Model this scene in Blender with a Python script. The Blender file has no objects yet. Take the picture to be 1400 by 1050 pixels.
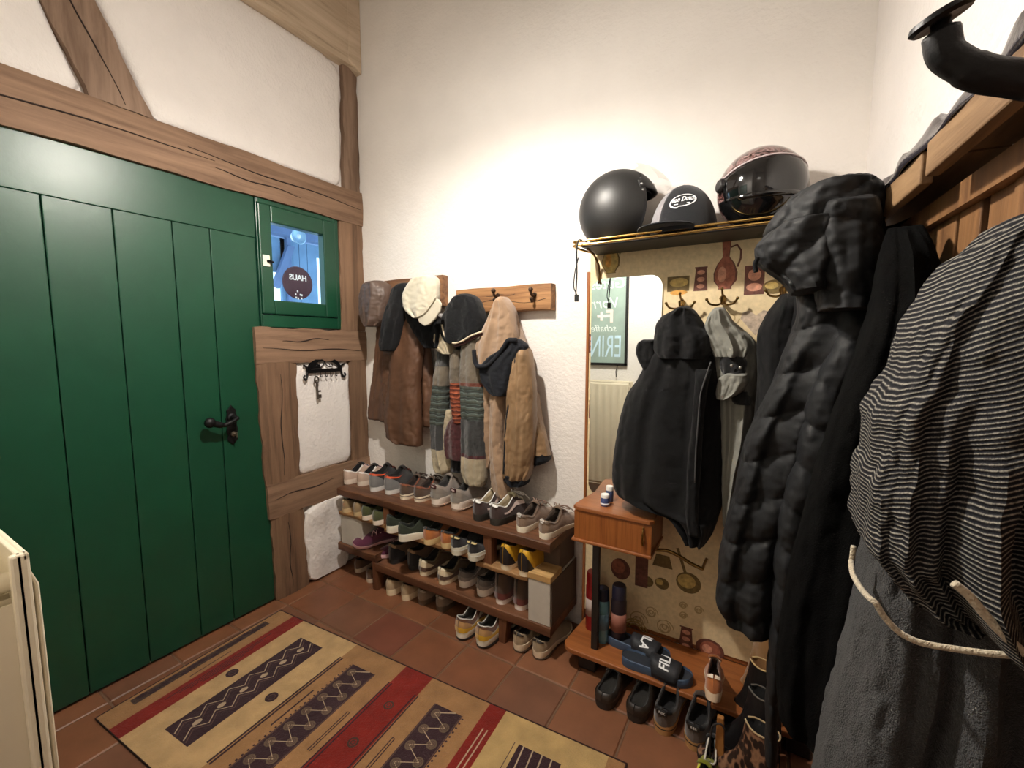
import bpy, bmesh, math, random
from mathutils import Vector, Matrix
D = bpy.data
SC = bpy.context.scene
COL = SC.collection
PI = math.pi
rnd = random.Random(7)

# ------------------------------------------------------------------ materials
def _mat(name):
    m = D.materials.new(name); m.use_nodes = True
    nt = m.node_tree; b = nt.nodes['Principled BSDF']
    return m, nt, b
def _coord(nt, scale=(1, 1, 1), kind='Object'):
    tc = nt.nodes.new('ShaderNodeTexCoord'); mp = nt.nodes.new('ShaderNodeMapping')
    mp.inputs['Scale'].default_value = scale
    nt.links.new(tc.outputs[kind], mp.inputs['Vector'])
    return mp.outputs['Vector']
def _noise(nt, vec, scale, detail=4, rough=.55, dist=0):
    n = nt.nodes.new('ShaderNodeTexNoise')
    n.inputs['Scale'].default_value = scale; n.inputs['Detail'].default_value = detail
    n.inputs['Roughness'].default_value = rough; n.inputs['Distortion'].default_value = dist
    nt.links.new(vec, n.inputs['Vector'])
    return n.outputs['Fac']
def _ramp(nt, fac, stops):
    r = nt.nodes.new('ShaderNodeValToRGB')
    el = r.color_ramp.elements
    el[0].position, el[0].color = stops[0][0], (*stops[0][1], 1)
    el[1].position, el[1].color = stops[-1][0], (*stops[-1][1], 1)
    for p, c in stops[1:-1]:
        e = el.new(p); e.color = (*c, 1)
    nt.links.new(fac, r.inputs['Fac'])
    return r.outputs['Color']
def _bump(nt, b, h, strength, dist=.01):
    n = nt.nodes.new('ShaderNodeBump')
    n.inputs['Strength'].default_value = strength; n.inputs['Distance'].default_value = dist
    nt.links.new(h, n.inputs['Height']); nt.links.new(n.outputs['Normal'], b.inputs['Normal'])
def srgb(r, g, b):
    f = lambda c: (c / 255 / 12.92) if c / 255 <= .04045 else ((c / 255 + .055) / 1.055) ** 2.4
    return (f(r), f(g), f(b))
def mul(c, k): return tuple(min(1, x * k) for x in c)
_cache = {}
def plain(name, c, rough=.6, metal=0, bump=0, bscale=80, var=.12, vscale=9, coat=0, sheen=0, spec=.5):
    if name in _cache: return _cache[name]
    m, nt, b = _mat(name)
    v = _coord(nt)
    f = _noise(nt, v, vscale)
    col = _ramp(nt, f, [(.3, mul(c, 1 - var)), (.7, mul(c, 1 + var))])
    nt.links.new(col, b.inputs['Base Color'])
    b.inputs['Roughness'].default_value = rough; b.inputs['Metallic'].default_value = metal
    b.inputs['Specular IOR Level'].default_value = spec
    if coat: b.inputs['Coat Weight'].default_value = coat; b.inputs['Coat Roughness'].default_value = .08
    if sheen: b.inputs['Sheen Weight'].default_value = sheen; b.inputs['Sheen Roughness'].default_value = .5
    if bump: _bump(nt, b, _noise(nt, v, bscale, 3), bump, .004)
    _cache[name] = m
    return m
def cloth(name, c, rough=.9, weave=500, bump=.35, var=.15, sheen=.3, wr=.5):
    if name in _cache: return _cache[name]
    m, nt, b = _mat(name)
    v = _coord(nt)
    f = _noise(nt, v, 14, 5)
    nt.links.new(_ramp(nt, f, [(.3, mul(c, 1 - var)), (.72, mul(c, 1 + var))]), b.inputs['Base Color'])
    b.inputs['Roughness'].default_value = rough
    b.inputs['Sheen Weight'].default_value = sheen
    b.inputs['Specular IOR Level'].default_value = .25
    a = _noise(nt, v, weave, 2); c2 = _noise(nt, v, 22, 4, .6, .8)
    mx = nt.nodes.new('ShaderNodeMath'); mx.operation = 'MULTIPLY_ADD'
    nt.links.new(c2, mx.inputs[0]); mx.inputs[1].default_value = wr * 4; nt.links.new(a, mx.inputs[2])
    _bump(nt, b, mx.outputs[0], bump, .006)
    _cache[name] = m
    return m
def wood(name, c1, c2, axis=2, rough=.6, stretch=.07, scale=28, bump=.3, spec=.4, crack=0):
    if name in _cache: return _cache[name]
    m, nt, b = _mat(name)
    s = [1, 1, 1]; s[axis] = stretch
    v = _coord(nt, s)
    f = _noise(nt, v, scale, 7, .65, .6); g = _noise(nt, v, scale * .22, 3, .5, 1.0)
    mx = nt.nodes.new('ShaderNodeMath'); mx.operation = 'MULTIPLY_ADD'
    nt.links.new(f, mx.inputs[0]); mx.inputs[1].default_value = .65
    g2 = nt.nodes.new('ShaderNodeMath'); g2.operation = 'MULTIPLY'; g2.inputs[1].default_value = .4
    nt.links.new(g, g2.inputs[0]); nt.links.new(g2.outputs[0], mx.inputs[2])
    mid = tuple((x + y) / 2 for x, y in zip(c1, c2))
    st = [(.34, mul(c1, .62)), (.44, c1), (.54, mid), (.68, c2)]
    nt.links.new(_ramp(nt, mx.outputs[0], st), b.inputs['Base Color'])
    b.inputs['Roughness'].default_value = rough; b.inputs['Specular IOR Level'].default_value = spec
    _bump(nt, b, mx.outputs[0], bump, .006)
    _cache[name] = m
    return m
def plaster(name, c, big=7, strength=.5):
    m, nt, b = _mat(name)
    v = _coord(nt)
    a = _noise(nt, v, big, 3, .5); f = _noise(nt, v, 55, 5, .6)
    mx = nt.nodes.new('ShaderNodeMath'); mx.operation = 'MULTIPLY_ADD'
    nt.links.new(a, mx.inputs[0]); mx.inputs[1].default_value = 1.6; nt.links.new(f, mx.inputs[2])
    nt.links.new(_ramp(nt, a, [(.3, mul(c, .95)), (.7, c)]), b.inputs['Base Color'])
    b.inputs['Roughness'].default_value = .85; b.inputs['Specular IOR Level'].default_value = .2
    _bump(nt, b, mx.outputs[0], strength, .012)
    return m
def emit(name, c, s):
    m, nt, b = _mat(name)
    b.inputs['Emission Color'].default_value = (*c, 1); b.inputs['Emission Strength'].default_value = s
    b.inputs['Base Color'].default_value = (*c, 1)
    return m
def glass(name, tint=(1, 1, 1), gl=.12):
    m, nt, b = _mat(name)
    nt.nodes.remove(b)
    out = nt.nodes['Material Output']
    t = nt.nodes.new('ShaderNodeBsdfTransparent'); t.inputs['Color'].default_value = (*tint, 1)
    g = nt.nodes.new('ShaderNodeBsdfGlossy'); g.inputs['Roughness'].default_value = .03
    fr = nt.nodes.new('ShaderNodeLayerWeight'); fr.inputs['Blend'].default_value = gl
    mx = nt.nodes.new('ShaderNodeMixShader')
    nt.links.new(fr.outputs['Fresnel'], mx.inputs['Fac']); nt.links.new(t.outputs[0], mx.inputs[1]); nt.links.new(g.outputs[0], mx.inputs[2])
    nt.links.new(mx.outputs[0], out.inputs['Surface'])
    return m

def acrylic(name):
    m, nt, b = _mat(name)
    b.inputs['Base Color'].default_value = (.8, .77, .74, 1); b.inputs['Roughness'].default_value = .08
    t = nt.nodes.new('ShaderNodeBsdfTransparent'); mx = nt.nodes.new('ShaderNodeMixShader'); mx.inputs['Fac'].default_value = .3
    nt.links.new(t.outputs[0], mx.inputs[1]); nt.links.new(b.outputs[0], mx.inputs[2]); nt.links.new(mx.outputs[0], nt.nodes['Material Output'].inputs['Surface'])
    return m
acrylic('visor_clear')
# ------------------------------------------------------------------ mesh builder
class MB:
    def __init__(s): s.v = []; s.f = []; s.m = []; s.mi = 0
    def add(s, vs, fs, mi=None):
        o = len(s.v); s.v += [tuple(v) for v in vs]
        for f in fs: s.f.append(tuple(i + o for i in f)); s.m.append(s.mi if mi is None else mi)
        return s
    def box(s, x0, y0, z0, x1, y1, z1, mi=None):
        vs = [(x, y, z) for z in (z0, z1) for y in (y0, y1) for x in (x0, x1)]
        return s.add(vs, [(0, 2, 3, 1), (4, 5, 7, 6), (0, 1, 5, 4), (2, 6, 7, 3), (0, 4, 6, 2), (1, 3, 7, 5)], mi)
    def obox(s, c, ax, ay, az, mi=None):   # oriented box, half-axis vectors
        c, ax, ay, az = map(Vector, (c, ax, ay, az))
        vs = [c + ax * i + ay * j + az * k for k in (-1, 1) for j in (-1, 1) for i in (-1, 1)]
        return s.add(vs, [(0, 2, 3, 1), (4, 5, 7, 6), (0, 1, 5, 4), (2, 6, 7, 3), (0, 4, 6, 2), (1, 3, 7, 5)], mi)
    def prism(s, pts, ext, mi=None):       # 3-D polygon extruded along a vector
        n = len(pts); e = Vector(ext)
        vs = [Vector(p) for p in pts] + [Vector(p) + e for p in pts]
        fs = [tuple(range(n - 1, -1, -1)), tuple(range(n, 2 * n))] + [(i, (i + 1) % n, n + (i + 1) % n, n + i) for i in range(n)]
        return s.add(vs, fs, mi)
    def tube(s, path, r, seg=8, mi=None, closed=False, flat=None):
        P = [Vector(p) for p in path]; n = len(P)
        R = r if isinstance(r, (list, tuple)) else [r] * n
        vs = []; up = None
        for i in range(n):
            t = (P[(i + 1) % n] - P[i - 1]) if closed else (P[min(i + 1, n - 1)] - P[max(i - 1, 0)])
            if t.length < 1e-9: t = Vector((0, 0, 1))
            t.normalize()
            if up is None:
                up = Vector((0, 0, 1)) if abs(t.z) < .9 else Vector((1, 0, 0))
            a = t.cross(up)
            if a.length < 1e-6: a = t.cross(Vector((0, 1, 0)))
            a.normalize(); b = a.cross(t).normalized(); up = b
            for k in range(seg):
                th = 2 * PI * k / seg
                q = (flat or 1)
                vs.append(P[i] + a * math.cos(th) * R[i] + b * math.sin(th) * R[i] * q)
        fs = []
        for i in range(n if closed else n - 1):
            for k in range(seg):
                j = (i + 1) % n
                fs.append((i * seg + k, i * seg + (k + 1) % seg, j * seg + (k + 1) % seg, j * seg + k))
        if not closed: fs += [tuple(range(seg - 1, -1, -1)), tuple((n - 1) * seg + k for k in range(seg))]
        return s.add(vs, fs, mi)
    def lathe(s, prof, c=(0, 0, 0), seg=24, mi=None, axis='z', M=None):
        vs = []; c = Vector(c)
        for r, z in prof:
            for k in range(seg):
                th = 2 * PI * k / seg
                p = Vector((r * math.cos(th), r * math.sin(th), z))
                if axis == 'y': p = Vector((p.x, p.z, p.y))
                if axis == 'x': p = Vector((p.z, p.x, p.y))
                if M: p = M @ p
                vs.append(c + p)
        n = len(prof); fs = []
        for i in range(n - 1):
            for k in range(seg): fs.append((i * seg + k, i * seg + (k + 1) % seg, (i + 1) * seg + (k + 1) % seg, (i + 1) * seg + k))
        fs += [tuple(range(seg - 1, -1, -1)), tuple((n - 1) * seg + k for k in range(seg))]
        return s.add(vs, fs, mi)
    def ball(s, c, r, sx=1, sy=1, sz=1, seg=20, rings=12, mi=None, M=None):
        prof = [(max(1e-4, math.sin(PI * i / rings)), -math.cos(PI * i / rings)) for i in range(rings + 1)]
        MM = Matrix.Diagonal((sx * r, sy * r, sz * r)).to_4x4()
        if M: MM = M.to_4x4() @ MM
        return s.lathe(prof, c, seg, mi, M=MM)
    def grid(s, fn, nu, nv, mi=None, closed_u=False):
        vs = [fn(i / (nu if closed_u else nu - 1), j / (nv - 1)) for j in range(nv) for i in range(nu)]
        fs = []
        for j in range(nv - 1):
            for i in range(nu if closed_u else nu - 1):
                k = (i + 1) % nu
                fs.append((j * nu + i, j * nu + k, (j + 1) * nu + k, (j + 1) * nu + i))
        return s.add(vs, fs, mi)
    def build(s, name, mats, parent=None, smooth=None, bevel=0, bseg=2, sub=0, solid=0, merge=False, fix=True):
        me = D.meshes.new(name)
        me.from_pydata(s.v, [], s.f)
        mats = mats if isinstance(mats, (list, tuple)) else [mats]
        for m in mats: me.materials.append(m)
        if len(mats) > 1: me.polygons.foreach_set('material_index', s.m)
        if fix or merge:
            bm = bmesh.new(); bm.from_mesh(me)
            if merge: bmesh.ops.remove_doubles(bm, verts=bm.verts, dist=1e-5)
            bmesh.ops.recalc_face_normals(bm, faces=bm.faces)
            bm.to_mesh(me); bm.free()
        if smooth:
            me.shade_smooth()
            if smooth is not True: me.set_sharp_from_angle(angle=math.radians(smooth))
        o = D.objects.new(name, me); COL.objects.link(o)
        if parent: o.parent = parent
        if solid: md = o.modifiers.new('solid', 'SOLIDIFY'); md.thickness = solid; md.offset = 0
        if bevel:
            md = o.modifiers.new('bevel', 'BEVEL'); md.width = bevel; md.segments = bseg; md.limit_method = 'ANGLE'; md.angle_limit = .7
        if sub: md = o.modifiers.new('sub', 'SUBSURF'); md.levels = sub; md.render_levels = sub
        return o
def empty(name, loc=(0, 0, 0), rz=0):
    o = D.objects.new(name, None); COL.objects.link(o); o.location = loc; o.rotation_euler = (0, 0, rz); o.empty_display_size = .05
    return o
def tag(o, label, cat, group=None):
    o['label'] = label; o['category'] = cat
    if group: o['group'] = group
    return o
def struct(o):
    o['kind'] = 'structure'; return o
def thing(name, label, cat, loc=(0, 0, 0), rz=0, group=None):
    return tag(empty(name, loc, rz), label, cat, group)
def local(v, o):   # world point -> coordinates of an un-rotated empty
    return Vector(v) - o.location
def spline(xs, ys, x):
    if x <= xs[0]: return ys[0]
    if x >= xs[-1]: return ys[-1]
    i = 0
    while x > xs[i + 1]: i += 1
    n = len(xs); h = xs[i + 1] - xs[i]; t = (x - xs[i]) / h
    def tan(k):
        if k == 0: return (ys[1] - ys[0]) / (xs[1] - xs[0])
        if k == n - 1: return (ys[-1] - ys[-2]) / (xs[-1] - xs[-2])
        a = (ys[k] - ys[k - 1]) / (xs[k] - xs[k - 1]); b = (ys[k + 1] - ys[k]) / (xs[k + 1] - xs[k])
        return 0 if a * b <= 0 else 2 * a * b / (a + b)
    m0, m1 = tan(i) * h, tan(i + 1) * h
    return (2 * t ** 3 - 3 * t ** 2 + 1) * ys[i] + (t ** 3 - 2 * t ** 2 + t) * m0 + (-2 * t ** 3 + 3 * t ** 2) * ys[i + 1] + (t ** 3 - t ** 2) * m1
def smooth_path(P, k=6):
    n = len(P); ts = list(range(n))
    cs = [[p[a] for p in P] for a in range(3)]
    return [tuple(spline(ts, c, i / k) for c in cs) for i in range((n - 1) * k + 1)]
def text_mesh(body, size, spacing=1.0, shear=0, ext=.0004, offset=0):
    cu = D.curves.new('lettering', 'FONT'); cu.body = body; cu.size = size; cu.extrude = ext; cu.align_x = 'CENTER'; cu.align_y = 'CENTER'
    cu.space_character = spacing; cu.shear = shear; cu.resolution_u = 3; cu.offset = offset
    o = D.objects.new('lettering', cu); COL.objects.link(o)
    dg = bpy.context.evaluated_depsgraph_get(); dg.update()
    me = D.meshes.new_from_object(o.evaluated_get(dg))
    D.objects.remove(o); D.curves.remove(cu)
    return me
def text(name, body, size, mat, parent, M, bend=None, **kw):
    me = text_mesh(body, size, **kw); me.name = name
    me.materials.clear(); me.materials.append(mat)
    for v in me.vertices:
        v.co = bend(v.co) if bend else M @ v.co
    o = D.objects.new(name, me); COL.objects.link(o)
    if parent: o.parent = parent
    return o
WP = set()
def wthing(name, label, cat, loc, group=None):
    """an Empty at the thing's base; its meshes are given in room coordinates"""
    o = thing(name, label, cat, loc, 0, group); WP.add(o.name); return o
_build = MB.build
def _b(s, name, mats, parent=None, **k):
    o = _build(s, name, mats, parent, **k)
    if parent and parent.name in WP: o.matrix_parent_inverse = Matrix.Translation(-parent.location)
    return o
MB.build = _b
_text = text
def text(name, body, size, mat, parent, M=None, bend=None, **kw):
    o = _text(name, body, size, mat, parent, M, bend, **kw)
    if parent and parent.name in WP: o.matrix_parent_inverse = Matrix.Translation(-parent.location)
    return o

# ------------------------------------------------------------------ palette
PLASTER = plaster('white_plaster', srgb(238, 231, 225))
PLASTER_B = plaster('white_plaster_back', srgb(238, 232, 225), 5, .35)
TIMBER_Y = wood('timber_lengthwise', srgb(108, 82, 63), srgb(146, 116, 92), 1, .75, .06, 30, .3)
TIMBER_Z = wood('timber_upright', srgb(94, 70, 52), srgb(132, 102, 78), 2, .75, .06, 30, .3)
TIMBER_D = wood('timber_brace', srgb(116, 92, 74), srgb(150, 124, 104), 2, .75, .1, 26, .3)
TIMBER_OVERLIT = wood('timber_overlit', srgb(188, 166, 140), srgb(212, 192, 168), 1, .75, .06, 24, .4)  # paler copy of the timber, lamp glare on the top beam put into colour
CRACK = plain('crack_shadow', srgb(40, 26, 18), .9)
GREEN = plain('door_green', srgb(15, 62, 42), .36, 0, .1, 30, .08, 6, 0, 0, .45)
GROOVE = plain('door_groove', srgb(10, 42, 28), .6)
IRON = plain('black_iron', srgb(26, 25, 26), .45, .6, .2, 120)
WHITE_METAL = plain('white_enamel', srgb(226, 220, 204), .4, 0, 0)

# ------------------------------------------------------------------ floor
def make_floor():
    m = MB(); r = random.Random(3)
    px, py, g = .2523, .2445, .0032
    for i in range(-2, 11):
        for j in range(-13, 3):
            x0 = .352 + px * i; y0 = -.401 + py * j
            a, b = max(x0 + g, -.02), min(x0 + px - g, 2.9); c, d = max(y0 + g, -3.2), min(y0 + py - g, .02)
            if b - a < .01 or d - c < .01: continue
            z = r.uniform(-.0012, 0)
            e = .004
            vs = [(a, c, z - .004), (b, c, z - .004), (b, d, z - .004), (a, d, z - .004), (a + e, c + e, z), (b - e, c + e, z), (b - e, d - e, z), (a + e, d - e, z)]
            k = r.choice([1, 1, 2, 2, 3, 4])
            if (i, j) == (1, -1): k = 5
            if (i, j) == (2, -1): k = 2
            m.add(vs, [(4, 5, 6, 7), (0, 1, 5, 4), (1, 2, 6, 5), (2, 3, 7, 6), (3, 0, 4, 7)], k)
    m.box(-.1, -3.2, -.1, 2.9, .1, -.0045, 0)
    cs = [srgb(122, 78, 52), srgb(116, 72, 48), srgb(126, 82, 56), srgb(110, 72, 52), srgb(108, 62, 46)]
    mats = [plain('tile_grout', srgb(104, 78, 58), .9, 0, .3, 90)] + [plain('terracotta_%s' % 'abcde'[i], c, .48, 0, .25, 14, .16, 7) for i, c in enumerate(cs)]
    return struct(m.build('floor', mats, fix=False))
floor = make_floor()

# ------------------------------------------------------------------ walls
ZC = 3.62
def lumpy_panel(name, pts, x, bulge, mat, amp=.004, seed=0, res=26, parent=None):
    """plaster infill: outline in (y,z), pillow-shaped towards the room"""
    r = random.Random(seed); n = len(pts)
    cy = sum(p[0] for p in pts) / n; cz = sum(p[1] for p in pts) / n
    P = []
    for i in range(n):          # round the outline
        a, b = Vector(pts[i]), Vector(pts[(i + 1) % n])
        L = (b - a).length; k = min(.03 / L, .3)
        for t in (k, .25, .5, .75, 1 - k): P.append(a.lerp(b, t))
    ph = [r.uniform(0, 6) for _ in range(6)]
    m = MB(); N = len(P); rings = [(1.0, -.03), (1.0, .0), (.985, bulge * .65), (.95, bulge * .95), (.85, bulge), (.65, bulge), (.4, bulge), (.15, bulge)]
    vs = []
    for s, h in rings:
        for p in P:
            q = Vector((cy, cz)).lerp(p, s)
            w = amp * (math.sin(q.x * 31 + ph[0]) + math.sin(q.y * 27 + ph[1]) + .6 * math.sin(q.x * 60 + q.y * 44 + ph[2])) * (1 if h > 0 else 0)
            vs.append((x + h + w * min(1, h / max(bulge, 1e-4)), q.x + w * .6, q.y + w * .6))
    fs = []
    for j in range(len(rings) - 1):
        for i in range(N): fs.append((j * N + i, j * N + (i + 1) % N, (j + 1) * N + (i + 1) % N, (j + 1) * N + i))
    fs.append(tuple((len(rings) - 1) * N + i for i in range(N)))
    m.add(vs, fs)
    return m.build(name, mat, parent, smooth=50)
# left wall core with the window opening (y -.60..-.275, z 1.60..2.03)
w = MB()
WY0, WY1, WZ0, WZ1 = -.675, -.19, 1.53, 2.10
w.box(-.10, -3.2, 0, -.022, WY0, ZC); w.box(-.10, WY1, 0, -.022, .1, ZC)
w.box(-.10, WY0, 0, -.022, WY1, WZ0); w.box(-.10, WY0, WZ1, -.022, WY1, ZC)
wall_left = struct(w.build('wall_left', PLASTER))
# plaster fields between the timbers
for i, (pts, bul) in enumerate((
        ([(-.13, 2.322), (-.108, 2.985), (-.19, 3.03), (-1.355, 3.03), (-1.06, 2.335), (-1.03, 2.322)], .026),
        ([(-1.262, 2.322), (-1.50, 2.97), (-2.2, 3.02), (-2.2, 2.322)], .026),
        ([(-.128, .655), (-.124, 1.296), (-.488, 1.302), (-.494, .65)], .024),
        ([(-.19, .46), (-.19, .0), (-.462, .0), (-.484, .36), (-.455, .45), (-.3, .475)], .05))):
    o = lumpy_panel('plaster_field', pts, -.02, bul, PLASTER, .0022 if i < 3 else .005, i, parent=wall_left)
w = MB(); w.box(-.14, 0, 0, 2.62, .12, ZC)
wall_back = struct(w.build('wall_back', PLASTER_B))
RA = math.radians(3.5)
RU = Vector((math.sin(RA), -math.cos(RA), 0)); RN = Vector((-math.cos(RA), -math.sin(RA), 0)); R0 = Vector((2.5, 0, 0))
def rw(u, d, z): return R0 + RU * u + RN * d + Vector((0, 0, z))
def rbox(m, u0, u1, d0, d1, z0, z1, mi=None):
    c = rw((u0 + u1) / 2, (d0 + d1) / 2, (z0 + z1) / 2)
    return m.obox(c, RU * ((u1 - u0) / 2), RN * ((d1 - d0) / 2), (0, 0, (z1 - z0) / 2), mi)
w = MB(); rbox(w, -.1, 3.3, -.12, 0, 0, ZC)
wall_right = struct(w.build('wall_right', PLASTER))
w = MB(); w.box(-.14, -2.0, 0, 1.62, -1.875, ZC); w.box(1.5, -3.2, 0, 1.62, -2.0, ZC); w.box(1.5, -3.32, 0, 2.85, -3.2, ZC)
wall_front = struct(w.build('wall_front', PLASTER_B))
w = MB(); w.box(-.2, -3.4, ZC, 2.95, .2, ZC + .1)
ceiling = struct(w.build('ceiling', PLASTER_B))

# ------------------------------------------------------------------ timber frame of the left wall
def rough_beam(pts, x0, x1, ax, mat, name, seed, cracks=()):
    """timber from a quad outline in (y,z), with wavy hewn edges and a dark shrinkage crack"""
    r = random.Random(seed); m = MB()
    a, b, c, d = [Vector(p) for p in pts]      # a-b one long edge, d-c the other
    n = 22; k = 5
    ph = [r.uniform(0, 6) for _ in range(4)]
    def fn(u, v):
        p = a.lerp(b, u).lerp(d.lerp(c, u), v)
        e = (v - .5) * 2
        wob = .0035 * math.sin(u * 17 + ph[0] + 2 * v) + .002 * math.sin(u * 41 + ph[1])
        nrm = (d - a).normalized()
        p = p + nrm * wob * (abs(e) ** 2)
        return (x1 - .006 * abs(e) ** 6 + .0015 * math.sin(u * 30 + v * 9 + ph[2]), p.x, p.y)
    m.grid(fn, n, k)
    vs = m.v[:]
    N = n * k
    m.add([(x0, q[1], q[2]) for q in vs], [])
    rim = [i for i in range(n)] + [n * j + n - 1 for j in range(1, k)] + [n * (k - 1) + i for i in range(n - 2, -1, -1)] + [n * j for j in range(k - 2, 0, -1)]
    m.add([], [])
    for i in range(len(rim)):
        p, q = rim[i], rim[(i + 1) % len(rim)]
        m.f.append((p, q, q + N, p + N)); m.m.append(0)
    for u0, u1, v0, v1 in cracks:
        P = []
        for i in range(15):
            t = i / 14; q = fn(u0 + (u1 - u0) * t, v0 + (v1 - v0) * t + .03 * math.sin(t * 9 + ph[3]))
            P.append((q[0] + .0004, q[1], q[2]))
        m.tube(P, [.0012 + .0022 * math.sin(PI * i / 14) for i in range(15)], 5, 1)
    return struct(m.build(name, [mat, CRACK], smooth=40))
T1 = rough_beam([(-2.1, 2.122), (-.0, 2.122), (-.0, 2.316), (-2.1, 2.316)], -.03, .03, 1, TIMBER_Y, 'trim_1', 1, [(.02, .6, .42, .55), (.55, .99, .62, .5), (.6, .8, .35, .3)])
T2 = rough_beam([(-1.252, 2.318), (-1.535, 3.02), (-1.37, 3.04), (-1.058, 2.318)], -.03, .018, 2, TIMBER_D, 'trim_2', 2, [(.02, .9, .55, .5)])
T3 = rough_beam([(-.118, 2.318), (-.095, 3.06), (.0, 3.06), (.0, 2.318)], -.03, .016, 2, TIMBER_D, 'trim_3', 3, [])
T4 = rough_beam([(-2.1, 3.028), (-.0, 3.028), (-.0, 3.6), (-2.1, 3.6)], -.03, .05, 1, TIMBER_OVERLIT, 'trim_4', 4, [])
T5 = rough_beam([(-.178, 1.47), (-.17, 2.125), (-.0, 2.125), (-.0, 1.47)], -.03, .022, 2, TIMBER_Z, 'trim_5', 5, [])
T6 = rough_beam([(-.70, 1.293), (-.0, 1.285), (-.0, 1.47), (-.70, 1.477)], -.03, .026, 1, TIMBER_Y, 'trim_6', 6, [(.05, .95, .4, .35), (.2, .6, .6, .72)])
T7 = rough_beam([(-.685, .65), (-.698, 1.295), (-.482, 1.295), (-.488, .65)], -.03, .02, 2, TIMBER_Z, 'trim_7', 7, [(.05, .9, .5, .56)])
T8 = rough_beam([(-.13, .65), (-.13, 1.29), (-.0, 1.29), (-.0, .65)], -.03, .018, 2, TIMBER_Z, 'trim_8', 8, [])
T9 = rough_beam([(-.676, .462), (-.0, .462), (-.0, .656), (-.68, .656)], -.03, .024, 1, TIMBER_Y, 'trim_9', 9, [(.05, .6, .55, .6)])
T10 = rough_beam([(-.655, .0), (-.665, .464), (-.478, .464), (-.462, .0)], -.03, .018, 2, TIMBER_Z, 'trim_10', 10, [(.1, .9, .45, .5)])
# corbel end of the top plate where it meets the back wall
m = MB(); m.prism([(.0, -.0, 3.0), (.0, -.09, 3.03), (.05, -.09, 3.05), (.06, -.0, 3.0)], (0, 0, .6))
struct(m.build('trim_11', TIMBER_OVERLIT, bevel=.008))

# ------------------------------------------------------------------ green door
def make_door():
    ys = [-1.99, -1.80, -1.605, -1.409, -1.213, -1.015, -.868, -.66]
    m = MB()
    for i in range(len(ys) - 1):
        m.box(-.018, ys[i] + .0014, .012, .002, ys[i + 1] - .0014, 1.925, 0)
    m.box(-.022, -1.99, .012, -.012, -.66, 2.12, 1)
    m.box(-.018, -1.99, 1.921, .008, -.662, 2.121, 0)      # wide top rail
    d = struct(m.build('door_1', [GREEN, GROOVE], bevel=.003))
    m = MB()                                              # backplate: lozenge-ended iron plate
    c = (.004, -.826, 1.0)
    out = [(0, .098), (.012, .08), (.022, .072), (.02, .055), (.027, .03), (.022, 0), (.027, -.03), (.02, -.052), (.026, -.072), (.012, -.086), (0, -.1)]
    pts = [(c[0], c[1] + a, c[2] + b) for a, b in out] + [(c[0], c[1] - a, c[2] + b) for a, b in reversed(out[1:-1])]
    m.prism(pts, (.006, 0, 0))
    pl = m.build('door_plate', IRON, d, bevel=.002)
    m = MB()
    m.lathe([(.0, .0), (.021, .0), (.021, .006), (.013, .01), (.011, .05), (.0, .052)], (.01, -.826, 1.035), 18, axis='x')
    m.tube(smooth_path([(.055, -.823, 1.035), (.06, -.85, 1.022), (.06, -.885, 1.012), (.06, -.92, 1.022), (.06, -.945, 1.034)], 5), [.009] * 6 + [.011] * 6 + [.015] * 6 + [.02] * 3, 10)
    m.ball((.06, -.945, 1.032), .024, .8, 1, 1, 14, 8)
    m.build('door_handle', IRON, d, smooth=45)
    m = MB(); m.lathe([(.0, 0), (.012, 0), (.012, .012), (.0, .014)], (.01, -.826, .955), 14, axis='x')
    m.tube([(.02, -.826, .955), (.04, -.826, .955)], .004, 8); m.obox((.046, -.826, .952), (.003, 0, 0), (0, .002, 0), (0, 0, .013))
    m.build('lock_key', plain('worn_steel', srgb(150, 140, 125), .3, .9), pl, smooth=40)
    return d
door = make_door()

# ------------------------------------------------------------------ small window beside the door
GLASS = glass('window_glass', (.94, .98, 1.0), .1)
def ring_frame(m, y0, y1, z0, z1, iy0, iy1, iz0, iz1, xa, xb):
    m.box(xa, y0, z0, xb, iy0, z1); m.box(xa, iy1, z0, xb, y1, z1); m.box(xa, iy0, z0, xb, iy1, iz0); m.box(xa, iy0, iz1, xb, iy1, z1)
m = MB(); ring_frame(m, -.658, -.176, 1.478, 2.122, -.65, -.2, 1.545, 2.098, -.03, .012)
win = struct(m.build('window_1', GREEN, bevel=.004))
m = MB(); ring_frame(m, -.652, -.205, 1.546, 2.096, -.588, -.284, 1.619, 2.012, -.03, .024)
sash = m.build('sash', GREEN, win, bevel=.006)
m = MB(); m.box(-.012, -.592, 1.615, -.008, -.28, 2.016); m.build('pane', GLASS, sash)
m = MB(); m.box(.022, -.642, 1.785, .03, -.606, 1.842); catch = m.build('catch_plate', WHITE_METAL, win, bevel=.003)
m = MB(); m.tube([(.03, -.62, 1.812), (.042, -.612, 1.81), (.042, -.596, 1.808)], [.007, .007, .005], 8); m.build('catch_lever', IRON, catch, smooth=40)
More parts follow.
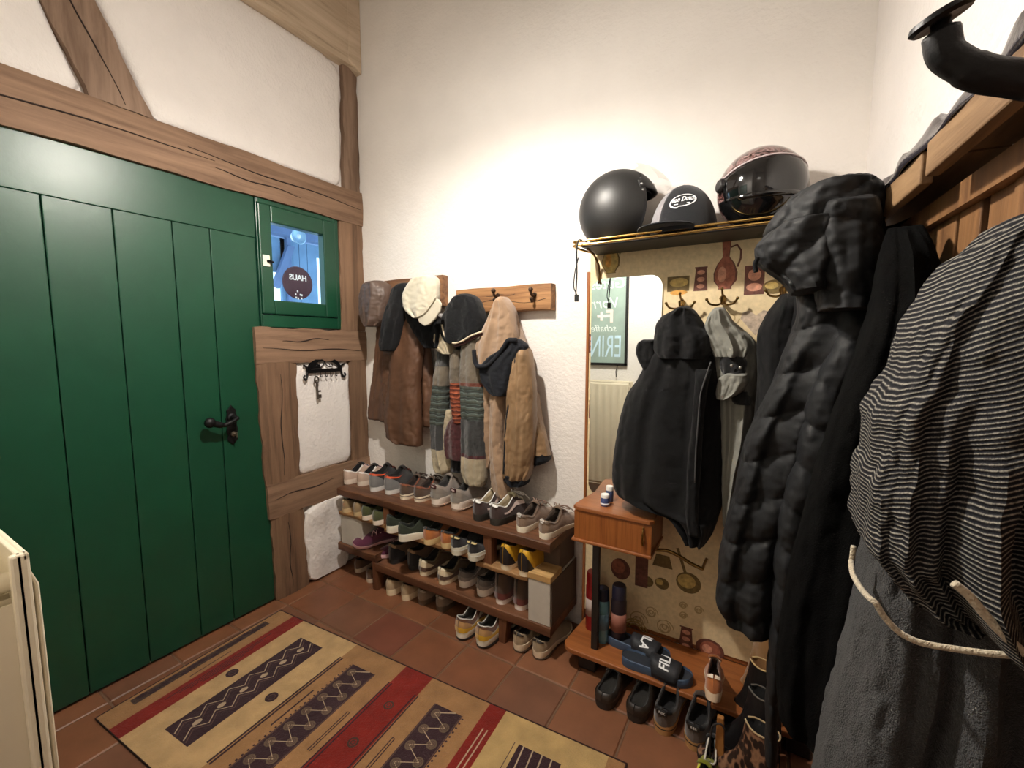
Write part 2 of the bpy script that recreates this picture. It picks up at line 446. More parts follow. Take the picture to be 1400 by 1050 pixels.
# round house sign fixed on the outer face of the pane, lettering seen from behind
BROWN_SIGN = plain('sign_brown', srgb(70, 44, 56), .5)
SIGN_WHITE = plain('sign_white', srgb(235, 235, 235), .5)
sg = wthing('house_sign', 'round dark brown sign with white lettering on the little window', 'sign', (-.03, -.425, 1.637))
m = MB(); m.lathe([(.0, 0), (.088, 0), (.09, .003), (.088, .006), (.0, .006)], (-.026, -.425, 1.728), 40, axis='x'); sd_ = m.build('disc', BROWN_SIGN, sg, smooth=40)
Msg = Matrix.Translation((-.0185, -.425, 1.755)) @ Matrix(((0, 0, -1, 0), (-1, 0, 0, 0), (0, 1, 0, 0), (0, 0, 0, 1)))
text('lettering', 'HAUS', .042, SIGN_WHITE, sd_, Msg, offset=.0012, spacing=.95)
m = MB()
for a, b in ((-.01, .0), (-.022, -.018), (.006, -.018), (.014, -.02), (-.02, -.036), (-.008, -.04), (.012, -.038)):
    m.box(-.0195, -.425 + a, 1.677 + b, -.0185, -.417 + a, 1.687 + b)
m.build('emblem', SIGN_WHITE, sd_)
# porch seen through the pane
PORCH = plain('porch_wood', srgb(120, 150, 176), .8, 0, .2)
pw = MB()
for y0, y1, z0, z1 in ((.265, .372, -.0, 2.26), (.37, .43, -.0, 2.26), (.435, .505, -.0, 2.26), (.51, .60, -.0, 2.26), (.60, .8, 2.16, 2.26), (.05, .30, 1.98, 2.26)): pw.box(-1.32, y0, z0, -1.29, y1, z1)
po = wthing('porch_wall', 'weathered board wall of the porch seen through the little window', 'wall', (-1.3, .45, 0))
pw.build('boards', PORCH, po)
PB = plain('porch_beam', srgb(110, 128, 160), .8)
m = MB(); m.box(-1.28, -.2, 2.27, -1.18, 1.0, 2.36); m.build('beam', PB, po)
m = MB(); m.prism([(-1.27, .16, 1.86), (-1.27, .30, 2.2), (-1.27, .36, 2.2), (-1.27, .21, 1.84)], (.04, 0, 0)); m.box(-1.285, .30, 0, -1.25, .335, 2.27); m.build('brace', PB, po)
m = MB(); m.box(-1.9, -.3, 2.37, -.11, 1.2, 2.40); m.build('porch_roof', PB, po)
m = MB(); m.box(-2.6, -4, -.1, -.14, 2, -.02); struct(m.build('porch_floor', plain('porch_paving', srgb(160, 165, 170), .9)))
LP = Vector((-0.46,-0.134,2.088))
pl = wthing('porch_lamp', 'round white porch lamp hanging outside the little window', 'lamp', LP)
m = MB(); m.tube([LP, LP + Vector((0, 0, .22))], .004, 6); m.build('stem', PB, pl)
m = MB(); m.ball(LP, .034); m.build('globe', plain('porch_globe', srgb(235, 240, 245), .3), pl, smooth=True)
m = MB(); m.lathe([(.046, -.004), (.052, 0), (.046, .004), (.042, 0)], LP + Vector((.03, 0, 0)), 24, axis='x'); m.build('rim', plain('porch_rim', srgb(160, 190, 210), .4, .6), pl, smooth=True)

# ------------------------------------------------------------------ hook rails on the back wall
RAIL = wood('rail_oak', srgb(112, 76, 44), srgb(176, 130, 84), 0, .7, .05, 30, .6)
RAIL_D = wood('rail_dark', srgb(96, 64, 42), srgb(150, 108, 72), 0, .7, .05, 30, .5)
HOOK = plain('hook_bronze', srgb(70, 52, 40), .4, .7, .1, 90)
def hook_rail(name, label, x0, x1, z0, z1, mat, hooks, seed):
    t = wthing(name, label, 'hook rail', ((x0 + x1) / 2, 0, z0))
    m = MB(); n = 16; ph = seed * 1.7
    def fn(u, v):
        a = 2 * PI * v
        return None
    prof = []
    vs = []; fs = []
    for i in range(n + 1):
        u = i / n; x = x0 + (x1 - x0) * u
        w1 = .0016 * math.sin(u * 13 + ph); w2 = .0016 * math.sin(u * 11 + ph + 2)
        vs += [(x, -.001, z0 + w1), (x, -.046, z0 + w1 + .001), (x, -.05, z0 + w1 + .006), (x, -.05, z1 + w2 - .006), (x, -.046, z1 + w2), (x, -.001, z1 + w2)]
    for i in range(n):
        for k in range(6): fs.append((i * 6 + k, i * 6 + (k + 1) % 6, (i + 1) * 6 + (k + 1) % 6, (i + 1) * 6 + k))
    fs += [tuple(range(6)), tuple(n * 6 + k for k in range(6))]
    m.add(vs, fs)
    zc = (z0 + z1) / 2
    m.tube([(x0 + (x1 - x0) * i / 20, -.0502, zc - .012 + .012 * math.sin(i * .5 + ph)) for i in range(1, 20)], .0014, 5, 1)
    m.tube([(x0 + (x1 - x0) * (.35 + .3 * i / 12), -.0502, zc + .02 + .004 * math.sin(i * .8 + ph)) for i in range(13)], .0011, 5, 1)
    m.build('board', [mat, CRACK], t, smooth=35)
    for hx, hz in hooks:
        h = MB()
        h.lathe([(.0, 0), (.012, 0), (.011, .004), (.0, .005)], (hx, -.05, hz), 14, M=Matrix.Rotation(PI / 2, 4, 'X'))
        h.tube(smooth_path([(hx, -.05, hz - .005), (hx, -.075, hz - .006), (hx, -.088, hz + .006), (hx, -.09, hz + .018)], 4), .0065, 8)
        h.ball((hx, -.09, hz + .02), .012)
        h.tube(smooth_path([(hx, -.052, hz - .012), (hx, -.062, hz - .03), (hx, -.078, hz - .036), (hx, -.083, hz - .024)], 4), .0055, 8)
        h.ball((hx, -.084, hz - .022), .009)
        h.build('hook', HOOK, t, smooth=50)
    return t
hook_rail('hook_rail', 'dark wooden hook rail above the brown leather coat', .15, .695, 1.60, 1.765, RAIL_D, [(.30, 1.70), (.5, 1.70)], 1)
hook_rail('hook_rail', 'cracked light oak hook rail with two bronze hooks, right of the cap', .79, 1.352, 1.553, 1.678, RAIL, [(1.055, 1.635), (1.265, 1.628)], 2)

# ------------------------------------------------------------------ key rack on the left wall
t = wthing('key_rack', 'small black wrought-iron arched key rack on the white plaster panel', 'key rack', (.012, -.305, 1.2))
X0 = .016
m = MB(); m.box(X0 - .004, -.425, 1.226, X0 + .006, -.192, 1.246)
m.tube([(X0, -.44, 1.272), (X0 + .004, -.425, 1.262), (X0, -.42, 1.236)], .006, 6); m.tube([(X0, -.172, 1.268), (X0 + .004, -.192, 1.262), (X0, -.198, 1.236)], .006, 6)
m.build('bar', IRON, t)
m = MB(); N = 16; vs = []; 
for i in range(N + 1):
    a = PI * i / N
    for r0, r1 in ((.112, .066), (.088, .046)):
        pass
    vs += [(X0, -.308 - .112 * math.cos(a), 1.245 + .068 * math.sin(a)), (X0, -.308 - .09 * math.cos(a), 1.245 + .047 * math.sin(a)), (X0 + .005, -.308 - .09 * math.cos(a), 1.245 + .047 * math.sin(a)), (X0 + .005, -.308 - .112 * math.cos(a), 1.245 + .068 * math.sin(a))]
fs = []
for i in range(N):
    for k in range(4): fs.append((i * 4 + k, i * 4 + (k + 1) % 4, i * 4 + 4 + (k + 1) % 4, i * 4 + 4 + k))
m.add(vs, fs + [(0, 1, 2, 3), (N * 4, N * 4 + 1, N * 4 + 2, N * 4 + 3)])
m.prism([(X0, -.40, 1.25), (X0, -.33, 1.25), (X0, -.345, 1.275), (X0, -.37, 1.285)], (.004, 0, 0))
m.build('arch', IRON, t)
m = MB()
for s in (-1, 1):
    m.tube(smooth_path([(X0 + .003, -.308, 1.29), (X0 + .003, -.308 + s * .012, 1.268), (X0 + .003, -.308 + s * .03, 1.256), (X0 + .003, -.308 + s * .055, 1.262), (X0 + .003, -.308 + s * .04, 1.274), (X0 + .003, -.308 + s * .03, 1.268)], 4), .003, 6)
m.build('scrollwork', IRON, t, smooth=True)
for s in (-1, 1):
    m = MB(); c = -.308 + s * .112
    m.tube(smooth_path([(X0 + .003, c, 1.232), (X0 + .004, c + s * .004, 1.205), (X0 + .006, c + s * .016, 1.19), (X0 + .008, c + s * .026, 1.205), (X0 + .008, c + s * .018, 1.216)], 5), [.006] * 12 + [.005] * 9, 8)
    m.build('side_scroll', IRON, t, smooth=True)
for k in range(5):
    y = -.372 + k * .034
    m = MB(); m.tube(smooth_path([(X0 + .003, y, 1.228), (X0 + .004, y, 1.206), (X0 + .014, y, 1.2), (X0 + .018, y, 1.21)], 4), .0022, 6); m.build('hook', IRON, t, smooth=True)
t = wthing('old_key', 'large old iron key hanging from the left end of the black key rack', 'key', (.03, -.375, 1.09))
m = MB(); yk, zk = -.372, 1.2
m.tube([(X0 + .014, yk + .013 * math.cos(a * PI / 6), zk + .002 - .015 + .017 * math.sin(a * PI / 6)) for a in range(12)], .005, 6, closed=True)
m.build('bow', plain('key_iron', srgb(96, 88, 80), .45, .7), t, smooth=True)
m = MB(); m.tube([(X0 + .014, yk, zk - .03), (X0 + .014, yk + .004, zk - .125)], .006, 8); m.box(X0 + .012, yk + .004, zk - .12, X0 + .016, yk + .026, zk - .1); m.box(X0 + .012, yk + .003, zk - .085, X0 + .016, yk + .024, zk - .075)
m.build('blade', plain('key_iron', (0, 0, 0)), t, smooth=40)

# ------------------------------------------------------------------ shoe rack
RACK = wood('rack_wood', srgb(82, 52, 35), srgb(126, 84, 58), 0, .5, .05, 26, .35)
RACK_L = wood('rack_wood_light', srgb(120, 86, 52), srgb(164, 124, 82), 0, .6, .05, 26, .35)
RACK_V = wood('rack_post', srgb(84, 50, 32), srgb(128, 82, 52), 2, .55, .05, 26, .35)
WHITE_BLOCK = plain('painted_block', srgb(190, 182, 170), .7, 0, .15, 60)
ZT, ZML, ZMR, ZB = .545, .405, .365, .165
rk = wthing('shoe_rack', 'low home-made wooden shoe rack of three board shelves against the wall', 'shoe rack', (.78, -.17, 0))
def board(x0, x1, y0, y1, z0, z1, name, mat, seed=0):
    m = MB(); n = 14; vs = []; fs = []
    for i in range(n + 1):
        u = i / n; x = x0 + (x1 - x0) * u; w = .0025 * math.sin(u * 15 + seed)
        vs += [(x, y1, z0), (x, y0 + w, z0), (x, y0 + w - .002, z0 + .004), (x, y0 + w - .002, z1 - .005), (x, y0 + w + .002, z1), (x, y1, z1)]
    for i in range(n):
        for k in range(6): fs.append((i * 6 + k, i * 6 + (k + 1) % 6, i * 6 + 6 + (k + 1) % 6, i * 6 + 6 + k))
    fs += [tuple(range(6)), tuple(n * 6 + k for k in range(6))]
    m.add(vs, fs); return m.build(name, mat, rk, smooth=30)
board(.09, .478, -.312, -.02, ZT - .042, ZT, 'top_shelf', RACK, 1); board(.48, 1.486, -.314, -.02, ZT - .042, ZT, 'top_shelf', RACK, 2)
board(.1, .48, -.31, -.02, ZML - .02, ZML, 'middle_shelf', RACK_L, 3); board(.482, 1.12, -.31, -.02, ZMR + .0, ZMR + .022, 'middle_shelf', RACK_L, 4)
board(1.1, 1.376, -.315, -.02, ZMR - .022, ZMR, 'middle_shelf', RACK_L, 5)
board(.085, .40, -.312, -.02, ZB + .0, ZB + .045, 'bottom_shelf', RACK, 6); board(.40, 1.49, -.314, -.02, ZB - .045, ZB, 'bottom_shelf', RACK, 7)
for x, z0, z1 in ((.468, ZML, ZT - .042), (1.135, ZMR + .0, ZT - .042)):
    m = MB(); m.box(x, -.308, z0, x + .045, -.26, z1); m.build('post', RACK_V, rk, bevel=.002)
for x, h in ((.37, .0), (1.22, 0)):
    m = MB(); m.prism([(x, -.31, 0), (x + .035, -.31, 0), (x + .045, -.31, ZB - .045 + (.045 if x < .4 else 0)), (x, -.31, ZB - .045 + (.045 if x < .4 else 0))], (0, .05, 0)); m.build('leg', RACK_V, rk, bevel=.003)
m = MB(); m.box(1.378, -.312, ZB, 1.486, -.03, ZMR - .002); m.build('painted_block', WHITE_BLOCK, rk, bevel=.003)
m = MB(); m.box(1.4865, -.305, ZB, 1.492, -.03, ZMR - .004); m.build('side_shade_board', plain('rack_side_shade', srgb(84, 68, 56), .75, 0, .2, 40), rk, bevel=.001)  # added thin board, its dark colour stands for shade on the block's side
m = MB(); m.box(1.374, -.316, ZMR - .002, 1.49, -.2, ZMR + .028); m.build('block_cap', wood('cap_pine', srgb(170, 130, 78), srgb(206, 170, 116), 0, .6, .06, 26, .3), rk, bevel=.003)
m = MB(); m.box(.105, -.305, ZB + .045, .29, -.05, ZML - .02); m.build('painted_block', WHITE_BLOCK, rk, bevel=.004)
m = MB(); m.box(1.375, -.20, ZMR + .0, 1.48, -.03, ZT - .042); m.build('end_panel', plain('rack_end', srgb(92, 74, 62), .7, 0, .2, 40), rk, bevel=.003)

# ------------------------------------------------------------------ shoes
S_K = [0, .015, .045, .1, .2, .32, .44, .58, .72, .84, .92, .97, 1]
W_K = [.0, .016, .026, .033, .0365, .035, .0335, .0385, .0455, .0425, .033, .02, 0]
class Last:
    """the form one pair is built on: half width, collar, throat and profile heights along the foot"""
    def __init__(s, L=.285, wide=1.0, sole=(.03, .022), heel=.082, dip=.064, throat=.098, vamp=.062, toe=.045, spring=.008, shaft=0, flare=1.04, lean=.006):
        s.L = L; s.wide = wide * L / .285; s.sole = sole; s.spring = spring; s.flare = flare; s.shaft = shaft; s.lean = lean
        if shaft:
            s.zk = ([0, .1, .2, .3, .37, .45, .55, .68, .85, .95, 1], [shaft, shaft, shaft * .985, shaft * .99, shaft, shaft * .62, throat * .95, vamp * 1.1, toe, toe * .75, sole[1] + .006])
            s.ek = ([0, .03, .1, .2, .28, .34, .4, .44, 1], [.004, .022, .032, .034, .03, .02, .004, 0, 0])
        else:
            s.zk = ([0, .06, .22, .34, .42, .5, .6, .7, .82, .92, .97, 1], [heel, heel * .98, dip, throat * .86, throat, throat * .9, throat * .76, vamp, toe * 1.06, toe * .86, toe * .6, sole[1] + .006])
            s.ek = ([0, .02, .05, .12, .24, .34, .42, .47, .6, .655, .68, 1], [.002, .012, .02, .026, .027, .023, .0175, .0155, .012, .007, 0, 0])
    def w(s, t): return spline(S_K, W_K, t) * s.wide
    def st(s, t): return s.sole[0] + (s.sole[1] - s.sole[0]) * min(1, max(0, (t - .25) / .35)) + s.zb(t)
    def zb(s, t): return s.spring * max(0, (t - .72) / .28) ** 2
    def edge(s, t): return spline(*s.ek, t) * s.wide * (1 if not s.shaft else 1.02), max(spline(*s.zk, t), s.st(t) + .004)
    def up(s, t, side, q, off=0):
        """point on the upper: t along the foot, q from the sole (0) to the top edge (1)"""
        w = s.w(t); z0 = s.st(t) - .004; ex, ez = s.edge(t)
        open_ = min(1, ex / .018)
        if s.shaft and t < .42:
            P = [(w * .98, z0), (w * 1.05, z0 + .05), ((w + ex) * .5, z0 + (ez - z0) * .4), (ex, ez)]
        else:
            P = [(w * .98, z0), (w * 1.06, z0 + (ez - z0) * .5), (ex + (w - ex) * (.62 - .1 * open_), z0 + (ez - z0) * (1.0 - .12 * open_)), (ex, ez)]
        k = 1 - q
        c = [k ** 3, 3 * k * k * q, 3 * k * q * q, q ** 3]
        x = sum(a * b[0] for a, b in zip(c, P)); z = sum(a * b[1] for a, b in zip(c, P))
        hl = s.lean * math.sin(PI * min(1, q)) * max(0, 1 - t / .12)
        y = t * s.L - hl + (.012 * q * max(0, 1 - t / .06) if not s.shaft else 0)
        return Vector((side * (x + off * (1 if w > .006 else .5)), y - (off if t < .05 else 0), z + off * q))
TS = [0, .012, .03, .055, .09, .13, .18, .23, .28, .33, .38, .42, .46, .5, .54, .58, .62, .655, .68, .72, .77, .82, .87, .91, .945, .97, .988, 1]
def patch(l, t0, t1, q0, q1, off=.0012, sides=(-1, 1), nt=18, nq=7, shape=None):
    """a panel lying on the upper; shape(u) gives its own q-range along its length"""
    m = MB()
    for sd in sides:
        def fn(u, v):
            a, b = shape(u) if shape else (q0, q1)
            return l.up(t0 + (t1 - t0) * u, sd, a + (b - a) * v, off)
        m.grid(fn, nt, nq)
    return m
def sole_mesh(l, z0, z1, w0, w1, t0=0, t1=1, dz=0):
    m = MB(); ts = [t for t in TS if t0 <= t <= t1]; prof = [(w0, z0), (w0 + .02, z0 + (z1 - z0) * .15), (w1, z0 + (z1 - z0) * .7), (w1 - .02, z1), (.6, z1)]
    K = len(prof) * 2; vs = []; fs = []
    for t in ts:
        w = l.w(t); h = l.st(t) - l.zb(t)
        col = [(w * a, l.zb(t) + (h * b if b > 0 else 0)) for a, b in prof]
        ye = t * l.L + ((-.004 * 0) if t > .02 else 0)
        for a, z in col: vs.append((a, ye, z))
        for a, z in reversed(col): vs.append((-a, ye, z))
    for i in range(len(ts) - 1):
        for k in range(K): fs.append((i * K + k, i * K + (k + 1) % K, i * K + K + (k + 1) % K, i * K + K + k))
    fs += [tuple(range(K)), tuple((len(ts) - 1) * K + k for k in range(K))]
    m.add(vs, fs); return m
def C3(c): return srgb(*c) if max(c) > 1.01 else c
_sc = {}
def SM(kind, c):
    k = (kind, tuple(c))
    if k not in _sc:
        n = 'shoe_%s_%d' % (kind, len(_sc))
        c = C3(c)
        _sc[k] = {'suede': lambda: cloth(n, c, .95, 900, .25, .14, .4, .2), 'mesh': lambda: cloth(n, c, .85, 700, .4, .18, .2, .1),
                  'leather': lambda: plain(n, c, .42, 0, .12, 160, .08), 'rubber': lambda: plain(n, c, .6, 0, .12, 90, .08, 20),
                  'lace': lambda: cloth(n, c, .9, 1500, .3, .1, .2, .1)}[kind]()
    return _sc[k]
def copy_tree(o, parent=None):
    c = o.copy(); COL.objects.link(c)
    if parent: c.parent = parent
    for ch in [x for x in D.objects if x.parent == o]: copy_tree(ch, c)
    return c
def make_shoe(name, l, upper, sole, lining=(30, 28, 28), kind='suede', laces=None, outsole=None, counter=None, toe=None, collar=None, tab=None, stripe=None, swoosh=None, eyestay=None, mud=None, tongue=None, bow=False, heel_logo=None, pattern=None, rim=None, foxing=None, point=None):
    o = empty(name)
    um = pattern or SM(kind, upper)
    ms_ = sole_mesh(l, .0 if not outsole else .2, 1, .93, l.flare).build('midsole', SM('rubber', sole), o, smooth=50, merge=True)
    if outsole: sole_mesh(l, 0, .26, .9, l.flare + .012).build('outsole', SM('rubber', outsole), ms_, smooth=50, merge=True)
    if foxing: sole_mesh(l, .55, .68, l.flare - .01, l.flare + .02).build('foxing_line', SM('rubber', foxing), ms_, smooth=50, merge=True)
    m = MB()
    for sd in (-1, 1):
        m.grid(lambda u, v: l.up(TS[round(u * (len(TS) - 1))], sd, v), len(TS), 9)
    u = m.build('upper', um, o, smooth=True, merge=True)
    # lining: over the edge, down the inside, across the insole
    m = MB(); tl = [t for t in TS if t < (.66 if not l.shaft else .42)]
    def lin(i, k):
        t = tl[i]; ex, ez = l.edge(t); zi = l.st(t) + .004; wi = max(ex * .9, l.w(t) * .78)
        row = [(ex + .0008, ez - .001), (ex - .0005, ez + .0015), (ex - .003, ez), (max(ex - .002, ex * .8), zi + (ez - zi) * .55), (wi, zi + .008), (wi * .5, zi)]
        row = row + [(-a, b) for a, b in reversed(row)]
        a, b = row[k]
        return Vector((a, t * l.L + (.012 * max(0, 1 - t / .06) if not l.shaft else .002) + (.003 if t < .02 else 0), b))
    vs = [lin(i, k) for i in range(len(tl)) for k in range(12)]; fs = [(i * 12 + k, i * 12 + k + 1, i * 12 + 13 + k, i * 12 + 12 + k) for i in range(len(tl) - 1) for k in range(11)]
    m.add(vs, fs); m.build('lining', SM('mesh', lining), o, smooth=True)
    if rim:
        P = [Vector((sd * l.edge(t)[0], t * l.L + .008 * max(0, 1 - t / .06) * (0 if l.shaft else 1), l.edge(t)[1] + .001)) for sd, r in ((-1, 1), (1, 0)) for t in (tl[::-1] if r else tl)]
        m = MB(); m.tube(P, .0028, 6); m.build('collar_rim', SM('lace', rim), u, smooth=True)
    if not l.shaft:
        def tg(a, b):
            t = .36 + .31 * b; ex, ez = l.edge(t)
            lift = .016 * (1 - b) ** 2 + .004
            x = (a - .5) * 2 * (ex + .006)
            return Vector((x, t * l.L + .012 * (1 - b) ** 3, ez + lift - 18 * x * x - .001 - (.012 if b > .9 else 0)))
        m = MB(); m.grid(tg, 7, 10); m.build('tongue', SM('mesh', tongue or tuple(c * .8 for c in upper)), o, smooth=True, solid=.004)
    if laces:
        m = MB()
        for k in range(5):
            t = .45 + .043 * k; ex, ez = l.edge(t)
            sk = .006 * (1 if k % 2 else -1)
            m.tube(smooth_path([(-ex - .007, t * l.L - sk, ez - .002), (-ex * .5, t * l.L - sk * .5, ez + .0075), (ex * .5, t * l.L + sk * .5, ez + .0075), (ex + .007, t * l.L + sk, ez - .002)], 4), .0026, 6, flat=.7)
        if bow:
            t = .44; ex, ez = l.edge(t); y = t * l.L
            for sd in (-1, 1):
                m.tube(smooth_path([(0, y, ez + .012), (sd * .022, y + .012, ez + .02), (sd * .042, y + .03, ez + .004), (sd * .03, y + .04, ez - .004), (sd * .008, y + .014, ez + .01)], 5), .0024, 6)
                m.tube(smooth_path([(0, y, ez + .012), (sd * .016, y + .03, ez + .012), (sd * .036, y + .062, ez - .012), (sd * .05, y + .072, ez - .03)], 5), .0022, 6)
        m.build('laces', SM('lace', laces), o, smooth=True)
    def pp(nm, mesh, kd, c): return mesh.build(nm, SM(kd, c), u, smooth=True)
    if counter: pp('heel_counter', patch(l, 0, .26, 0, .6, .0015, shape=lambda u: (0, .68 - .45 * u ** 1.6)), kind, counter)
    if point: pp('heel_point', patch(l, 0, .16, 0, .7, .0028, nt=12, shape=lambda u: (0, .02 + .72 * (1 - u) ** 1.3)), kind, point)
    if mud: pp('mudguard', patch(l, 0, .5, 0, .3, .0034, shape=lambda u: (0, .3 - .08 * math.sin(u * 9))), kind, mud)
    if toe: pp('toe_cap', patch(l, .74, 1, 0, .9, .0013, shape=lambda u: (0, .35 + .65 * u)), kind, toe)
    if collar: pp('collar_band', patch(l, 0, .42, .8, 1, .0022, shape=lambda u: (.74, 1.0)), kind, collar)
    if swoosh: pp('collar_stripe', patch(l, 0, .34, .6, .8, .0022, nt=14, shape=lambda u: (.62 + .1 * u, .80 + .02 * u) if u < .6 else (.68 + .08 * (u - .6), .812 - .3 * (u - .6))), 'leather', swoosh)
    if tab: pp('heel_tab', patch(l, 0, .07, .62, .96, .003, shape=lambda u: (.66, .97 - .2 * u)), 'leather', tab)
    if stripe: pp('side_stripe', patch(l, .16, .62, .3, .5, .0016, nt=14, shape=lambda u: (.26 + .3 * u ** 2, .40 + .42 * u ** 1.5)), 'leather', stripe)
    if eyestay: pp('eyestay', patch(l, .36, .66, .76, 1, .0014, shape=lambda u: (.76, 1.0)), kind, eyestay)
    if heel_logo:
        heel_logo(u, l)
    return o
def logo_dot(c, q=.82, r=.011):
    def f(o, l):
        m = MB()
        for sd in (-1, 1): m.grid(lambda u, v: l.up(.002 + .06 * u, sd, q - .1 * (1 - u * u) ** .5 + .2 * (1 - u * u) ** .5 * v, .0045), 8, 5)
        m.build('heel_badge', SM('leather', c), o, smooth=True)
    return f
def trefoil(c):
    def f(o, l):
        m = MB(); b = l.up(.0, 1, .84, .003)
        y = b.y - .005
        for dx, dz, rx, rz in ((0, .006, .0035, .007), (-.007, .003, .0045, .005), (.007, .003, .0045, .005)):
            m.prism([(dx + rx * math.cos(a * PI / 6) , y, b.z + dz + rz * math.sin(a * PI / 6)) for a in range(12)], (0, -.0015, 0))
        for k in range(2): m.box(-.008, y - .0015, b.z - .006 - .004 * k, .008, y, b.z - .0035 - .004 * k)
        m.build('heel_emblem', SM('leather', c), o)
    return f
def heel_word(body, c, plate):
    def f(o, l):
        b = l.up(0, 1, .66, .003)
        m = MB(); m.box(-.019, b.y - .003, b.z - .008, .017, b.y + .004, b.z + .01); m.build('heel_label', SM('leather', plate), o, bevel=.001)
        text('heel_lettering', body, .0125, SM('leather', c), o, Matrix.Translation((0, b.y - .0035, b.z + .001)) @ Matrix.Rotation(PI / 2, 4, 'X'))
    return f
def place(proto, name, labels, cat, spots, group=None):
    """first spot takes the shoe itself, the others get copies"""
    for i, (lab, (p, rz)) in enumerate(zip(labels, spots)):
        o = proto if i == 0 else copy_tree(proto)
        o.name = name if i == 0 else o.name
        o.location = p; o.rotation_euler = (0, 0, math.radians(rz))
        tag(o, lab, cat, group)
def pair(name, desc, l, spots, place_txt, cat='shoe', first='left', second='right', group=None, **k):
    pr = make_shoe(name, l, **k)
    place(pr, name, ['%s %s, %s' % (first, desc, place_txt), '%s %s, %s' % (second, desc, place_txt)][:len(spots)], cat, spots, group)
    return pr
low = Last(); runner = Last(sole=(.04, .026), heel=.09, throat=.104, flare=1.1); court = Last(sole=(.03, .026), heel=.085, flare=1.03)
chunky = Last(sole=(.05, .034), heel=.118, throat=.136, dip=.096, vamp=.078, toe=.056, flare=1.14, wide=1.08)
mid = Last(sole=(.03, .026), heel=.112, dip=.098, throat=.128, flare=1.03, lean=.004)
slim = Last(sole=(.028, .022), heel=.078, dip=.06, throat=.09, flare=1.02, wide=.94)
def hp(p, rz): return ((p[0], p[1], p[2]), rz)
GT, GM, GB, GF = 'shoes on the top shelf of the rack', 'shoes on the middle shelf of the rack', 'shoes on the bottom shelf of the rack', 'shoes on the floor under the rack'
# top shelf
pair('sneaker', 'blush white sneaker with black lining', court, [hp((0.077,-0.245,0.545), -2), hp((0.175,-0.226,0.545), -2)], 'left end of top shelf', group=GT,
     upper=(196, 170, 152), sole=(226, 209, 192), lining=(26, 22, 24), kind='leather', collar=(230, 222, 214), laces=(225, 190, 190), tongue=(30, 26, 28), eyestay=(226, 196, 190))
pair('sneaker', 'black sneaker with orange collar stripe', mid, [hp((0.316,-0.253,0.545), -2), hp((0.427,-0.243,0.545), -4)], 'on the top shelf', group=GT,
     upper=(30, 28, 30), sole=(228, 224, 218), lining=(24, 22, 22), counter=(122, 120, 118), swoosh=(226, 92, 56), laces=(170, 70, 50), tongue=(34, 30, 30), kind='suede')
pair('sneaker', 'brown suede sneaker with a rust collar', court, [hp((0.56,-0.257,0.545), -2), hp((0.653,-0.246,0.545), -4)], 'on the top shelf', group=GT,
     upper=(86, 66, 52), sole=(233, 216, 190), lining=(48, 36, 30), collar=(130, 76, 54), laces=(70, 54, 46), foxing=(60, 44, 36), tongue=(90, 72, 60), bow=True)
pair('running_shoe', 'chunky grey shoe with dark heel label', chunky, [hp((0.781,-0.248,0.545), -3), hp((0.907,-0.242,0.545), -6)], 'middle of the top shelf', group=GT,
     upper=(150, 138, 128), sole=(235, 220, 205), lining=(60, 58, 56), kind='suede', counter=(132, 122, 112), mud=(140, 132, 122), eyestay=(172, 158, 146), laces=(170, 158, 148), outsole=(159, 135, 118), heel_logo=heel_word('FILA', (235, 225, 220), (66, 34, 36)))
pair('sneaker', 'dark brown sneaker with white laces', Last(L=.3, sole=(.034, .03), heel=.098, dip=.078, throat=.118, flare=1.04), [hp((1.069,-0.283,0.545), -13), hp((1.166,-0.284,0.545), -17)], 'on the top shelf', group=GT,
     upper=(58, 40, 36), sole=(40, 38, 34), lining=(176, 160, 130), stripe=(228, 206, 196), laces=(240, 238, 232), rim=(240, 238, 232), bow=True, tongue=(206, 196, 160), heel_logo=logo_dot((240, 238, 232)), kind='suede')
pair('sneaker', 'taupe sneaker with white heel emblem', low, [hp((1.317,-0.285,0.545), -8), hp((1.435,-0.292,0.545), -9)], 'right end of top shelf', group=GT,
     upper=(134, 110, 90), sole=(242, 231, 207), lining=(74, 60, 50), tab=(96, 78, 64), laces=(146, 120, 104), collar=(112, 92, 76), eyestay=(140, 116, 98), heel_logo=trefoil((240, 234, 226)), kind='suede', bow=True)
# middle shelf
pair('sneaker', 'tan and black sneaker', slim, [hp((0.147,-0.314,0.405), 6), hp((0.247,-0.317,0.405), 2)], 'left end of middle shelf', group=GM,
     upper=(150, 126, 92), sole=(207, 178, 133), lining=(24, 24, 24), laces=(150, 140, 110), kind='suede')
pair('sneaker', 'olive green sneaker with a white sole', slim, [hp((0.328,-0.329,0.405), -6), hp((0.435,-0.345,0.405), -5)], 'on the middle shelf', group=GM,
     upper=(74, 78, 46), sole=(241, 226, 207), lining=(44, 44, 30), laces=(92, 90, 60), kind='suede')
pair('running_shoe', 'dark green shoe with thick white sole', runner, [hp((0.537,-0.347,0.388), -22), hp((0.66,-0.384,0.388), -32)], 'on the middle shelf', group=GM,
     upper=(46, 52, 40), sole=(242, 235, 216), lining=(34, 38, 32), laces=(50, 54, 44), kind='mesh', collar=(52, 58, 46))
pair('sneaker', 'shoe with orange heel and black collar', court, [hp((0.813,-0.349,0.388), -2), hp((0.913,-0.334,0.388), -2)], 'on the middle shelf', group=GM,
     upper=(178, 106, 52), sole=(218, 190, 137), lining=(38, 36, 32), collar=(40, 40, 38), laces=(30, 30, 30), kind='suede', tongue=(36, 36, 34))
